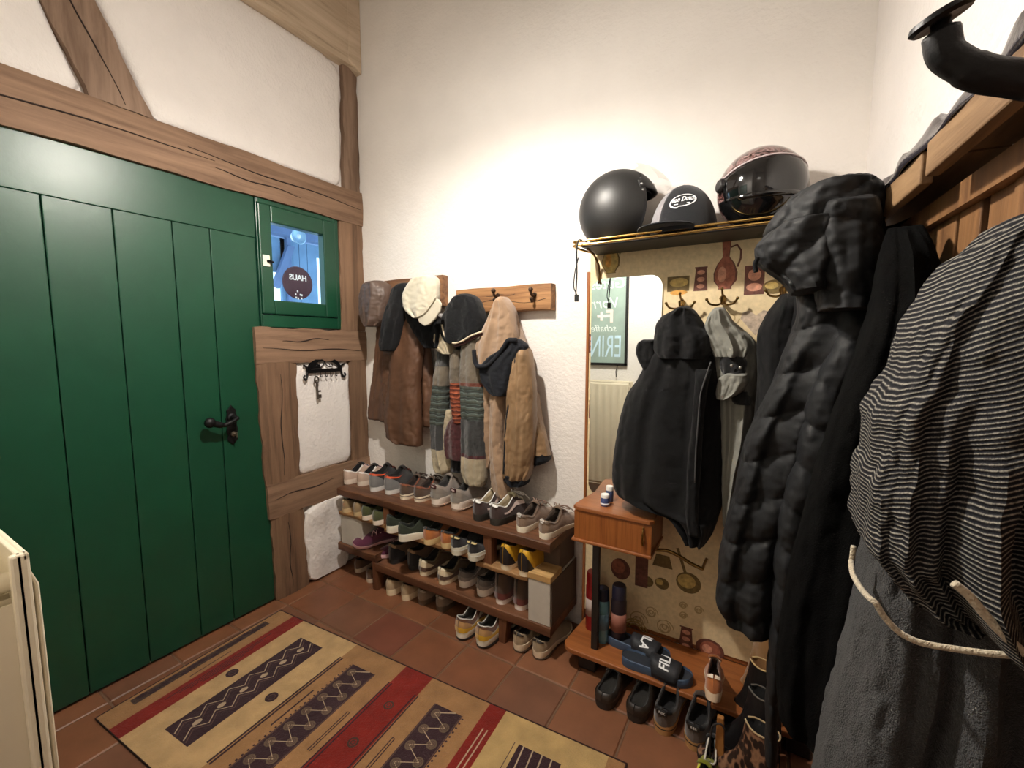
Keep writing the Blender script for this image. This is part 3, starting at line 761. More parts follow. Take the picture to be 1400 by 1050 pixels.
pair('sneaker', 'black sneaker with gold heel dot', runner, [hp((0.999,-0.361,0.388), -5), hp((1.101,-0.365,0.388), -6)], 'on the middle shelf', group=GM,
     upper=(34, 30, 32), sole=(218, 212, 192), lining=(26, 24, 24), laces=(36, 34, 34), kind='suede', foxing=(230, 228, 220), heel_logo=logo_dot((206, 184, 130), .8))
pair('sneaker', 'yellow and black sneaker', Last(sole=(.03, .024), heel=.118, dip=.1, throat=.126, flare=1.06), [hp((1.251,-0.317,0.365), -7), hp((1.351,-0.323,0.365), -7)], 'right end of middle shelf', group=GM,
     upper=(214, 164, 46), sole=(235, 218, 186), lining=(150, 118, 60), point=(32, 28, 30), laces=(200, 160, 70), kind='leather')
# bottom shelf
pair('sneaker', 'burgundy sneaker with pink laces', slim, [((.375, -.085, .232), 152), ((.50, -.03, .168), 150)], 'left end of bottom shelf', group=GB, first='front', second='rear',
     upper=(84, 36, 58), sole=(226, 184, 188), lining=(36, 20, 30), laces=(232, 190, 190), kind='suede')
for o in D.objects:
    if o.get('label', '').startswith('front burgundy'): o.rotation_euler = (0, math.radians(-24), math.radians(152))
pair('ankle_shoe', 'brown suede shoe with black side patch', mid, [hp((0.482,-0.277,0.165), -6), hp((0.619,-0.269,0.165), -7)], 'on the bottom shelf', group=GB,
     upper=(110, 84, 62), sole=(40, 36, 36), lining=(40, 38, 32), counter=(32, 30, 34), laces=(60, 48, 40), tab=(150, 118, 86), kind='suede')
pair('sneaker', 'cream and brown two-tone sneaker', court, [hp((0.715,-0.281,0.165), -5), hp((0.856,-0.294,0.165), -7)], 'on the bottom shelf', group=GB,
     upper=(104, 82, 58), sole=(237, 220, 188), lining=(34, 32, 30), tab=(228, 214, 184), collar=(120, 108, 82), mud=(90, 62, 44), counter=(222, 206, 172), laces=(70, 60, 52), kind='suede', eyestay=(196, 178, 142))
pair('running_shoe', 'grey running shoe with a white flared sole', runner, [hp((0.963,-0.262,0.165), -8), hp((1.086,-0.277,0.165), -10)], 'on the bottom shelf', group=GB,
     upper=(122, 114, 108), sole=(241, 228, 214), lining=(50, 46, 44), mud=(150, 140, 132), collar=(52, 50, 50), stripe=(206, 198, 190), laces=(64, 60, 58), kind='mesh')
pair('ankle_boot', 'brown ankle boot with red-brown base', Last(L=.28, sole=(.03, .024), shaft=.15, throat=.11, flare=1.04), [hp((1.202,-0.284,0.165), -6), hp((1.302,-0.277,0.165), -5)], 'beside the white block', 'boot', group=GB,
     upper=(88, 66, 50), sole=(239, 224, 212), lining=(40, 34, 30), mud=(116, 52, 38), kind='suede')
# floor under the rack
pair('shoe', 'brown shoe with a pale heel', slim, [hp((0.145,-0.24,0), 6), hp((0.296,-0.281,0), 4)], 'floor by the left rack foot', group=GF,
     upper=(98, 72, 54), sole=(207, 186, 161), lining=(50, 38, 30), kind='suede')
pair('slip_on_shoe', 'beige slip-on shoe with a cream sole', Last(sole=(.036, .03), heel=.088, flare=1.03), [hp((0.49,-0.311,0), -4), hp((0.598,-0.303,0), -4)], 'on the floor under the rack', group=GF,
     upper=(188, 162, 128), sole=(235, 214, 178), lining=(90, 72, 56), kind='mesh')
pair('shoe', 'taupe shoe with rounded heel', low, [hp((0.704,-0.286,0), -6), hp((0.826,-0.28,0), -5)], 'on the floor under the rack', group=GF,
     upper=(136, 116, 96), sole=(96, 80, 64), lining=(70, 56, 46), tab=(178, 160, 140), kind='suede')
pair('running_shoe', 'yellow and brown shoe with white piping', Last(L=.3, sole=(.044, .028), heel=.105, dip=.08, throat=.118, flare=1.1, wide=1.04), [hp((1.053,-0.399,0), -5), hp((1.167,-0.394,0), -6)], 'on tiles before the rack', group=GF,
     upper=(104, 66, 44), sole=(242, 235, 216), lining=(70, 68, 62), counter=(190, 146, 92), mud=(226, 176, 30), rim=(214, 208, 198), outsole=(40, 34, 32), laces=(190, 180, 160), stripe=(200, 190, 172), kind='suede')
pair('running_shoe', 'beige running shoe with dark heel strip', runner, [hp((1.329,-0.33,0), -5), hp((1.427,-0.325,0), -6)], 'under right end of rack', group=GF,
     upper=(168, 146, 116), sole=(226, 207, 178), lining=(60, 50, 42), tab=(40, 32, 28), laces=(160, 140, 114), outsole=(90, 72, 58), kind='mesh')

# ------------------------------------------------------------------ coat stand with mirror, hat shelf and drawer box
VENEER = wood('warm_veneer', srgb(128, 72, 34), srgb(164, 100, 54), 0, .38, .05, 40, .1, .5)
VENEER_Z = wood('warm_veneer_upright', srgb(128, 72, 34), srgb(160, 98, 54), 2, .38, .05, 40, .1, .5)
BRASS = plain('brass', srgb(206, 172, 104), .25, 1.0, 0)
BRASS_D = plain('brass_dark', srgb(128, 100, 56), .3, 1.0, .1, 60)
BLACK_LAC = plain('black_lacquer', srgb(24, 22, 22), .4, 0, .05)
st = wthing('coat_stand', 'tall wooden coat stand with mirror, kitchen-jug wallpaper, hat shelf and drawer box', 'coat stand', (1.98, -.12, 0))
PX0, PX1, PY = 1.527, 2.44, -.038
m = MB(); m.box(PX0 + .012, PY + .004, .10, PX1 - .012, -.003, 1.79); m.build('back_panel', VENEER_Z, st)
for a, b in ((PX0, PX0 + .013), (PX1 - .013, PX1)):
    m = MB(); m.box(a, PY - .006, .02, b, -.002, 1.715); m.build('side_trim', VENEER_Z, st, bevel=.002)
# wallpaper: cream ground printed with jugs, moulds and scrollwork
wp = MB()
wp.box(PX0 + .013, PY, .12, PX1 - .013, PY + .004, 1.79, 0)
lay = [0]
def flat_poly(pts, mi):
    lay[0] += 1; y = PY - .0002 - .00001 * (lay[0] % 60)
    wp.add([(p[0], y, p[1]) for p in pts], [tuple(range(len(pts)))], mi)
def ell(cx, cz, rx, rz, mi, n=20, a0=0, a1=360): flat_poly([(cx + rx * math.cos(math.radians(a0 + (a1 - a0) * i / n)), cz + rz * math.sin(math.radians(a0 + (a1 - a0) * i / n))) for i in range(n if a1 - a0 == 360 else n + 1)], mi)
def ribbon(pts, w, mi):
    n = len(pts); L = []; R_ = []
    for i in range(n):
        a = Vector(pts[max(i - 1, 0)]); b = Vector(pts[min(i + 1, n - 1)]); t = (b - a).normalized() if (b - a).length else Vector((1, 0)); q = Vector((-t.y, t.x)) * w / 2
        L.append(Vector(pts[i]) + q); R_.append(Vector(pts[i]) - q)
    lay[0] += 1; y = PY - .0002 - .00001 * (lay[0] % 60)
    vs = [(p.x, y, p.y) for p in L] + [(p.x, y, p.y) for p in R_]
    wp.add(vs, [(i, i + 1, n + i + 1, n + i) for i in range(n - 1)], mi)
def scroll(cx, cz, r, s, turns=1.6, mi=5, ph=0): ribbon([(cx + s * (r * (1 - .85 * i / 30)) * math.cos(ph + turns * 2 * PI * i / 30), cz + (r * (1 - .85 * i / 30)) * math.sin(ph + turns * 2 * PI * i / 30)) for i in range(31)], .0045, mi)
def jug(cx, cz, k, body=1, shade=2, hi=3):
    P = [(0, .10), (.016, .10), (.014, .06), (.012, .03), (.03, .005), (.042, -.03), (.04, -.06), (.022, -.084), (.024, -.092)]
    flat_poly([(cx + a * k, cz + b * k) for a, b in P] + [(cx - a * k, cz + b * k) for a, b in P[::-1]], shade)
    flat_poly([(cx + a * k * .82, cz + b * k * .98) for a, b in P] + [(cx - a * k * .9, cz + b * k * .98) for a, b in P[::-1]], body)
    ell(cx - .012 * k, cz - .035 * k, .015 * k, .03 * k, hi)
    ribbon([(cx + .015 * k, cz + .065 * k), (cx + .036 * k, cz + .072 * k), (cx + .05 * k, cz + .05 * k), (cx + .05 * k, cz + .02 * k), (cx + .04 * k, cz - .01 * k)], .007 * k, shade)
def canister(cx, cz, w, h, mi=2, hi=3, taper=.75):
    flat_poly([(cx - w, cz - h), (cx + w, cz - h), (cx + w * taper, cz + h), (cx - w * taper, cz + h)], mi)
    for k in range(3): ell(cx, cz - h * .6 + k * h * .6, w * .55, h * .2, hi)
    ribbon([(cx - w * .9, cz + h * 1.02), (cx + w * .9, cz + h * 1.02)], .006, mi)
def pan(cx, cz, r, ang):
    d = Vector((math.cos(ang), math.sin(ang)))
    ribbon([(cx + d.x * r * .9, cz + d.y * r * .9), (cx + d.x * r * 3, cz + d.y * r * 3)], .012, 7); ell(cx, cz, r, r * .92, 7); ell(cx - r * .15, cz + r * .1, r * .72, r * .62, 6)
def loaf(cx, cz, w, h): ell(cx, cz, w, h, 7); ell(cx - w * .2, cz + h * .2, w * .6, h * .5, 6)
def heart(cx, cz, k):
    flat_poly([(cx, cz - .045 * k), (cx + .045 * k, cz + .01 * k), (cx + .04 * k, cz + .03 * k), (cx + .02 * k, cz + .036 * k), (cx, cz + .02 * k), (cx - .02 * k, cz + .036 * k), (cx - .04 * k, cz + .03 * k), (cx - .045 * k, cz + .01 * k)], 4)
J1 = (2.088,-0.04,1.696); C1 = (2.001,-0.04,1.648); B1 = (2.187,-0.04,1.626); L1 = (2.251,-0.04,1.603); L0 = (1.919,-0.04,1.636)
HT = (2.199,-0.04,1.468); JL = (1.634,-0.04,1.768)
jug(JL[0], JL[2] + .02, .95, 6, 7, 8)
for dz in (0,):
    for dx in (0,):
        jug(J1[0] + dx, J1[2] + dz, 1.0)
        canister(C1[0] + dx, C1[2] + dz, .026, .045)
        flat_poly([(B1[0] + dx - .033, B1[2] + dz - .048), (B1[0] + dx + .033, B1[2] + dz - .048), (B1[0] + dx + .033, B1[2] + dz + .06), (B1[0] + dx - .033, B1[2] + dz + .06)], 2)
        ell(B1[0] + dx, B1[2] + dz + .025, .022, .022, 3); ell(B1[0] + dx, B1[2] + dz - .02, .026, .015, 3)
        loaf(L1[0] + dx, L1[2] + dz, .036, .026)
        if dx == 0: flat_poly([(L0[0] - .045, L0[2] + dz - .03), (L0[0] + .04, L0[2] + dz - .03), (L0[0] + .04, L0[2] + dz + .03), (L0[0] - .045, L0[2] + dz + .03)], 7); ell(L0[0], L0[2] + dz + .005, .036, .018, 6); ell(L0[0], L0[2] + dz - .035, .034, .01, 8)
        hx, hz = HT[0], HT[2] + .01
        heart(hx, hz, 1.15)
        for s in (-1, 1):
            scroll(hx + s * .085, hz + .012, .03, s, ph=PI); scroll(hx + s * .09, hz - .05, .024, -s, ph=0); scroll(hx + s * .035, hz - .07, .02, s); scroll(hx + s * .15, hz - .02, .022, s, ph=1)
            ribbon([(hx + s * (.02 + .016 * i), hz - .07 + .02 * math.sin(i * .8)) for i in range(9)], .004, 5)
# lower field, placed where the photo shows it
p = (2.001,-0.04,0.386); pan(p[0], p[2], .05, 1.9)
p = (1.894,-0.04,0.351); ell(p[0], p[2], .03, .026, 7); ell(p[0] - .01, p[2] + .005, .016, .014, 6)
p = (1.832,-0.04,0.343); ell(p[0], p[2], .026, .024, 7)
p = (1.805,-0.04,0.38); flat_poly([(p[0] - .028, p[2] - .07), (p[0] + .028, p[2] - .07), (p[0] + .028, p[2] + .07), (p[0] - .028, p[2] + .07)], 2)
p = (1.71,-0.04,0.367); ell(p[0], p[2], .045, .05, 2); ell(p[0] - .01, p[2] + .01, .03, .034, 1)
p = (1.891,-0.04,0.451); flat_poly([(p[0] - .04, p[2] - .025), (p[0] + .045, p[2] - .025), (p[0] + .03, p[2] + .03), (p[0] - .025, p[2] + .03)], 7)
p = (2.001,-0.04,0.133); canister(p[0], p[2], .03, .05, 2, 3, .7)
p = (2.094,-0.04,0.121); ell(p[0], p[2], .055, .045, 2); ell(p[0] + .002, p[2], .04, .034, 1); ell(p[0] - .01, p[2], .02, .018, 3)
for q, r in (((1.795,-0.04,0.148), .045), ((1.91,-0.04,0.153), .04), ((1.984,-0.04,0.279), .018), ((1.986,-0.04,0.234), .018), ((1.852,-0.04,0.202), .03), ((2.045,-0.04,0.277), .02)):
    scroll(q[0], q[2], r, 1); scroll(q[0], q[2], r * .7, -1, ph=2)
p = (1.784,-0.04,0.094)
for k in range(3): ribbon([(p[0] + (.03 + .012 * k) * math.cos(a * .3), p[2] + (.03 + .012 * k) * math.sin(a * .3)) for a in range(11)], .006, 6)
for q in [(1.548,-0.04,1.091),(1.553,-0.04,0.816),(1.543,-0.04,1.393),(1.551,-0.04,0.955)]:
    canister(q[0] + .004, q[2], .008, .04)
cols = [(222, 200, 158), (150, 88, 66), (104, 62, 50), (196, 138, 112), (186, 166, 146), (178, 152, 108), (186, 158, 92), (112, 92, 52), (206, 150, 70)]
wp.build('wallpaper', [plain('wallpaper_' + n, srgb(*c), .7, 0, 0, 80, .1 if n in ('ground', 'scroll') else .34, 60) for n, c in zip(('ground', 'copper', 'copper_dark', 'copper_light', 'grey', 'scroll', 'brass_print', 'brass_shade', 'fruit'), cols)], st, fix=False)
# hat shelf
SX0, SX1, SY, SZ = 1.537, 2.43, -.235, 1.795
m = MB(); m.box(SX0 + .035, SY + .012, SZ - .012, SX1 - .03, -.04, SZ); m.build('hat_shelf', plain('shelf_black', srgb(30, 29, 28), .5, 0, .15, 50), st, bevel=.002)
for dz, r in ((.012, .005), (-.004, .005)):
    m = MB(); m.tube([(SX0 + .045, -.045, SZ - .0 + dz), (SX0 + .012, -.10, SZ + dz)] + smooth_path([(SX0, -.16, SZ + dz), (SX0, SY + .02, SZ + dz), (SX0 + .004, SY + .006, SZ + dz), (SX0 + .02, SY, SZ + dz), (SX0 + .06, SY, SZ + dz)], 4) + [(SX1 - .03, SY, SZ + dz), (SX1, SY + .03, SZ + dz), (SX1, -.045, SZ + dz)], r, 8)
    m.build('brass_rail', BRASS, st, smooth=50)
for x in (SX0 + .05, SX1 - .05):
    m = MB(); m.tube([(x, -.045, SZ - .1), (x, -.06, SZ - .06), (x, -.12, SZ - .025), (x, -.2, SZ - .014)], .005, 8); m.tube([(x, -.045, SZ - .1), (x, -.05, SZ - .13), (x, -.062, SZ - .135)], .005, 6); m.build('shelf_bracket', BRASS_D, st, smooth=50)
# mirror
MX0, MX1, MZ0, MZ1 = 1.551, 1.857, .70, 1.679
def rrect(x0, x1, z0, z1, r, n=8):
    P = []
    for cx, cz, a in ((x1 - r, z1 - r, 0), (x0 + r, z1 - r, 90), (x0 + r, z0 + r, 180), (x1 - r, z0 + r, 270)):
        P += [(cx + r * math.cos(math.radians(a + 90 * i / n)), cz + r * math.sin(math.radians(a + 90 * i / n))) for i in range(n + 1)]
    return P
MIR, nt, b = _mat('mirror_silver'); b.inputs['Metallic'].default_value = 1; b.inputs['Roughness'].default_value = .015; b.inputs['Base Color'].default_value = (.86, .9, .88, 1)
m = MB(); m.prism([(a, PY - .0075, z) for a, z in rrect(MX0, MX1, MZ0, MZ1, .05)], (0, .006, 0)); m.build('mirror', MIR, st)
# triple coat hooks
for hx, hz in [(1.934,1.55),(2.084,1.558),(2.28,1.58)]:
    m = MB()
    m.prism([(hx + a, PY - .004, hz + b) for a, b in ((0, .03), (.014, .012), (.008, -.004), (0, -.014), (-.008, -.004), (-.014, .012))], (0, .004, 0))
    m.tube(smooth_path([(hx, PY - .004, hz), (hx, PY - .03, hz - .012), (hx, PY - .05, hz - .002), (hx, PY - .056, hz + .012)], 4), .0045, 7)
    for s in (-1, 1): m.tube(smooth_path([(hx, PY - .006, hz - .004), (hx + s * .02, PY - .03, hz - .016), (hx + s * .04, PY - .04, hz - .012), (hx + s * .052, PY - .045, hz + .004)], 4), .004, 7); m.ball((hx + s * .053, PY - .045, hz + .006), .006, seg=10, rings=6)
    m.tube(smooth_path([(hx, PY - .004, hz + .02), (hx, PY - .03, hz + .024), (hx, PY - .05, hz + .04)], 4), .004, 7); m.ball((hx, PY - .051, hz + .042), .006, seg=10, rings=6)
    m.build('coat_hook', BRASS_D, st, smooth=50)
# drawer box
DX0, DX1, DY, DZ0, DZ1 = 1.565, 1.895, -.265, .56, .712
m = MB(); m.prism([(DX0 + .018, -.04, DZ1 - .016), (DX1 - .012, -.04, DZ1 - .016), (DX1 + .004, DY + .02, DZ1 - .016), (DX1 - .01, DY, DZ1 - .016), (DX0 + .02, DY, DZ1 - .016), (DX0 - .002, DY + .016, DZ1 - .016), (DX0 - .002, DY + .05, DZ1 - .016)], (0, 0, .016)); m.build('box_top', VENEER, st, bevel=.003)
m = MB(); m.box(DX0 + .008, DY + .016, DZ0 + .012, DX1 - .006, -.042, DZ1 - .016); bx = m.build('box_body', VENEER_Z, st)
m = MB(); m.box(DX0 + .006, DY + .006, DZ0 + .013, DX1 - .004, DY + .016, DZ1 - .018); dr = m.build('drawer_front', wood('veneer_front', srgb(132, 74, 30), srgb(160, 96, 48), 2, .35, .04, 90, .05, .5), st, bevel=.001)
m = MB(); m.box(DX0 - .004, DY - .002, DZ0, DX1 + .0, -.05, DZ0 + .013); m.build('box_base', VENEER, st, bevel=.004)
m = MB(); hx, hz = DX1 - .035, (DZ0 + DZ1) / 2 + .01
m.tube(smooth_path([(hx, DY + .006, hz + .034), (hx, DY - .006, hz + .02), (hx, DY - .008, hz - .01), (hx, DY - .004, hz - .034)], 4), [.003] * 6 + [.005] * 7, 8); m.ball((hx, DY + .002, hz + .032), .007, .5, 1, 1, 10, 6); m.ball((hx, DY - .004, hz - .022), .009, .7, .6, 1.5, 12, 8)
m.build('drawer_pull', BRASS_D, dr, smooth=50)
m = MB(); m.box(1.655, -.262, .1, 1.683, -.238, DZ0); m.build('front_leg', BLACK_LAC, st, bevel=.002)
# bottom board with rounded corners, and its feet
P = []
for cx, cy, a in ((PX1 - .06, -.05 - .0, 0), (1.57, -.05, 90), (1.585, -.265, 180), (PX1 - .08, -.265, 270)):
    r = .045 if cy < -.1 else .012
    P += [(cx + r * math.cos(math.radians(a + 15 * i)), cy + r * math.sin(math.radians(a + 15 * i)), .082) for i in range(7)]
m = MB(); m.prism(P, (0, 0, .02)); m.build('bottom_board', VENEER, st, bevel=.004)
for x in (1.60, 2.36):
    m = MB(); m.box(x, -.27, 0, x + .08, -.06, .082); m.build('foot', BLACK_LAC, st, bevel=.008)
UP = [(1.886,-0.14,0.545),(1.929,-0.14,0.553),(1.975,-0.14,0.543),(2.02,-0.14,0.524),(2.063,-0.14,0.512)]
m = MB(); m.tube(smooth_path([tuple(p) for p in UP], 4), .007, 10); m.tube([UP[-1], (UP[-1][0] + .004, -.045, UP[-1][2])], .006, 8); m.tube([UP[0], (UP[0][0], -.12, UP[0][2] + .004), (DX1 - .01, -.1, UP[0][2] + .004)], .006, 8)
m.build('umbrella_rail', BRASS_D, st, smooth=50)

# things on the stand
def jar(loc, label, h, r, body, lid, cat, name, lidh=.02):
    t = thing(name, label, cat, loc)
    m = MB(); m.lathe([(.0, 0), (r * .92, 0), (r, .004), (r, h - .006), (r * .9, h), (.0, h)], seg=22); m.build('body', plain('jar_' + label[:14].replace(' ', '_'), srgb(*body), .4), t, smooth=40)
    m = MB(); m.lathe([(.0, h), (r * .96, h), (r * .96, h + lidh * .8), (r * .86, h + lidh), (.0, h + lidh)], seg=22); m.build('lid', plain('lid_%d%d%d' % lid, srgb(*lid), .35), t, smooth=40)
    return t
j = jar((1.681,-0.191,0.712), 'small blue and white pot, front one on the drawer box', .036, .019, (66, 82, 128), (235, 232, 226), 'pot', 'small_pot', .014)
m = MB(); m.lathe([(.0195, .006), (.0195, .014)], seg=22); m.build('label_band', plain('label_white', srgb(226, 226, 230), .5), j, smooth=True)
j = jar((1.681,-0.132,0.712), 'small blue pot with white cap behind the front pot on the drawer box', .05, .017, (70, 84, 120), (240, 238, 232), 'pot', 'small_pot', .018)
def can(p, label, h, r, body, cap, band, cat='spray can'):
    t = thing('spray_can', label, cat, p)
    m = MB(); m.lathe([(.0, 0), (r * .95, 0), (r, .004), (r, h * .74), (r * .8, h * .8), (.0, h * .8)], seg=20); m.build('body', plain('can_%d_%d_%d' % body, srgb(*body), .3, .3), t, smooth=40)
    m = MB(); m.lathe([(.0, h * .79), (r * .93, h * .79), (r * .9, h * .97), (r * .8, h), (.0, h)], seg=20); m.build('cap', plain('can_%d_%d_%d' % cap, srgb(*cap), .35), t, smooth=40)
    m = MB(); m.lathe([(r * 1.004, h * .25), (r * 1.004, h * .55)], seg=20); m.build('label_band', plain('can_%d_%d_%d' % band, srgb(*band), .5), t, smooth=True)
can((1.612, -.13, .102), 'red spray can with pale band at the left end of the bottom board', .27, .03, (150, 34, 34), (150, 30, 30), (190, 170, 160))
can((1.678, -.185, .102), 'pale blue spray can with dark blue cap behind the black leg', .24, .03, (110, 160, 176), (24, 28, 48), (96, 130, 150))
can((1.745, -.17, .102), 'dark spray can with copper label and blue-black cap, right of the blue can', .265, .033, (44, 36, 42), (26, 28, 46), (150, 96, 80))

# slides on the bottom board
def make_slide(flip):
    o = empty('slide_sandal'); L = .27
    l = Last(L=L, sole=(.03, .024), flare=1.06, wide=1.08)
    m = MB(); ts = TS; vs = []; fs = []
    for t in ts:
        w = l.w(t) * 1.04; z = l.st(t); y = t * L
        row = [(w * .94, 0), (w * 1.03, z * .5), (w, z + .006), (w * .93, z + .008), (w * .86, z), (w * .4, z - .002)]
        row = row + [(-a, b) for a, b in reversed(row)]
        vs += [(a, y, b) for a, b in row]
    K = 12
    for i in range(len(ts) - 1):
        for k in range(K): fs.append((i * K + k, i * K + (k + 1) % K, i * K + K + (k + 1) % K, i * K + K + k))
    m.add(vs, fs + [tuple(range(K)), tuple((len(ts) - 1) * K + k for k in range(K))])
    m.build('footbed', plain('slide_blue', srgb(62, 82, 108), .6, 0, .15, 90), o, smooth=45, merge=True)
    m = MB(); m.add([(s * l.w(t) * .84, t * L, l.st(t) + .001) for t in ts for s in (1, -1)], [(2 * i, 2 * i + 1, 2 * i + 3, 2 * i + 2) for i in range(len(ts) - 1)])
    m.build('insole', plain('slide_insole', srgb(30, 36, 46), .8, 0, .2, 150), o, smooth=True)
    def arc(a, b, off=0):     # a across 0..1, b along 0..1
        t = .46 + .34 * b; w = l.w(t) * 1.05; th = PI * a
        h = .058 - .012 * b + off
        return Vector(((w + off) * math.copysign(abs(math.cos(th)) ** .75, math.cos(th)), t * L + .012 * math.sin(th) * (b - .5) * 2, .008 + h * math.sin(th) ** .7))
    m = MB(); m.grid(lambda u, v: arc(u, v), 19, 7); sp_ = m.build('strap', plain('slide_strap', srgb(28, 30, 36), .65, 0, .2, 140), o, smooth=True, solid=.006)
    def bend(co): return arc(.5 - flip * co.x / .15, .5 + flip * co.y / .1, .005 + co.z)
    text('strap_lettering', 'FILA', .046, SIGN_WHITE, sp_, bend=bend, offset=.001)
    return o
place(make_slide(1), 'slide_sandal', ['dark blue slide sandal with white lettering, the rear one beside the black leg'], 'sandal', [((1.695, -.165, .102), -94)], 'slide sandals on the bottom board')
place(make_slide(-1), 'slide_sandal', ['dark blue slide sandal with white lettering, the front right-hand one'], 'sandal', [((1.79, -.262, .102), -88)], 'slide sandals on the bottom board')

# clogs and sneakers on the tiles below the stand
clog = Last(L=.295, sole=(.034, .028), heel=.062, dip=.05, throat=.075, vamp=.07, toe=.06, flare=1.03, wide=1.12)
pair('clog', 'dark brown rubber clog', clog, [hp((1.762,-0.429,0), -4), hp((1.884,-0.424,0), -4)], 'tiles under the stand', 'clog', group='shoes under the coat stand', upper=(44, 36, 30), sole=(40, 33, 28), lining=(24, 22, 18), kind='leather', counter=(46, 38, 32))
pair('sneaker', 'grey-brown sneaker with black shiny collar', Last(L=.31, sole=(.036, .028), heel=.095, dip=.078, throat=.11), [hp((1.983,-0.424,0), -4), hp((2.09,-0.432,0), -4)], 'on the tiles beside the clogs', group='shoes under the coat stand', upper=(84, 70, 62), sole=(178, 134, 84), lining=(16, 15, 16), collar=(22, 20, 22), tab=(24, 22, 24), laces=(60, 54, 50), kind='suede', foxing=(40, 34, 30), heel_logo=heel_word('RBK', (215, 210, 205), (20, 19, 20)))

# ------------------------------------------------------------------ boots in the corner on the right
tall = Last(L=.25, sole=(.03, .022), shaft=.27, throat=.12)
LEO, nt, b = _mat('leopard_print')
v = _coord(nt, (1, 1, .6)); vo = nt.nodes.new('ShaderNodeTexVoronoi'); vo.inputs['Scale'].default_value = 62; nt.links.new(v, vo.inputs['Vector'])
nt.links.new(_ramp(nt, vo.outputs['Distance'], [(.0, srgb(34, 22, 20)), (.5, srgb(40, 26, 22)), (.6, srgb(120, 86, 64)), (.8, srgb(150, 112, 84)), (1, srgb(120, 80, 60))]), b.inputs['Base Color']); b.inputs['Roughness'].default_value = .5
o = make_shoe('ankle_boot', Last(L=.25, sole=(.03, .022), shaft=.25, throat=.11), (120, 90, 70), (30, 26, 26), lining=(18, 16, 16), kind='leather', pattern=LEO, rim=(176, 150, 110)); place(o, 'ankle_boot', ['leopard-print ankle boot at the front of the row in the right corner'], 'boot', [((2.33, -.535, 0), 64)])
o = make_shoe('ankle_boot', tall, (24, 22, 24), (26, 24, 24), lining=(14, 13, 14), kind='leather', rim=(90, 84, 76)); place(o, 'ankle_boot', ['glossy black ankle boot behind the leopard-print boot'], 'boot', [((2.335, -.41, 0), 66)])
o = make_shoe('ankle_boot', Last(L=.25, sole=(.03, .022), shaft=.29, throat=.12), (26, 24, 24), (30, 28, 28), lining=(130, 92, 54), kind='leather', rim=(190, 160, 110)); place(o, 'ankle_boot', ['black ankle boot with tan lining, third in the corner row'], 'boot', [((2.335, -.29, 0), 68)])
o = make_shoe('ankle_boot', Last(L=.25, sole=(.03, .022), shaft=.345, throat=.12), (146, 104, 56), (60, 46, 34), lining=(160, 112, 60), kind='suede'); place(o, 'ankle_boot', ['tan suede ankle boot at the back of the corner row'], 'boot', [((2.35, -.17, 0), 70)])
o = make_shoe('sneaker', Last(L=.25, wide=.85), (176, 104, 54), (226, 200, 170), lining=(80, 50, 34), kind='suede', laces=(232, 206, 180), tab=(232, 214, 190)); place(o, 'sneaker', ['orange-tan shoe with pale laces and heel tab wedged beside the boots'], 'shoe', [((2.142, -.405, .185), 0)]); o.rotation_euler = (math.radians(-15), 0, math.radians(4))
t = wthing('wooden_slat', 'upright orange-brown wooden slat beside the leopard-print boot', 'slat', (2.17, -.47, 0))
m = MB(); m.prism([(2.158, -.478, 0), (2.19, -.478, 0), (2.182, -.478, .2), (2.162, -.478, .2)], (0, .016, 0)); m.build('board', wood('slat_pine', srgb(150, 96, 44), srgb(186, 130, 70), 2, .55, .06, 26, .3), t, bevel=.003)
t = wthing('cord_loop', 'thin black cord loop hanging on the wooden slat', 'cord', (2.16, -.484, .02))
m = MB(); m.tube(smooth_path([(2.188, -.482, .17), (2.172, -.484, .185), (2.15, -.486, .165), (2.146, -.488, .11), (2.15, -.488, .04), (2.158, -.488, .012)], 5), .003, 6); m.build('cord', plain('black_cord', srgb(40, 34, 32), .7), t, smooth=True)
o = make_shoe('sneaker', Last(L=.2, wide=.8), (40, 38, 40), (220, 212, 200), lining=(20, 20, 20), kind='mesh', rim=(226, 220, 206)); place(o, 'sneaker', ['small black sneaker with white collar edge beside the wooden slat'], 'shoe', [((2.15, -.545, 0), 0)])
o = make_shoe('sneaker', Last(L=.24, wide=.9), (150, 150, 40), (196, 190, 70), lining=(70, 70, 30), kind='mesh', rim=(206, 206, 60)); place(o, 'sneaker', ['small yellow-green sneaker at the bottom edge in front of the slat'], 'shoe', [((2.13, -.67, 0), -6)])
o = make_shoe('shoe', low, (46, 34, 30), (60, 50, 44), lining=(20, 18, 18), kind='suede', laces=(200, 190, 180)); place(o, 'shoe', ['dark laced shoe on the tiles below the long black coat'], 'shoe', [((2.39, -.69, 0), 20)])

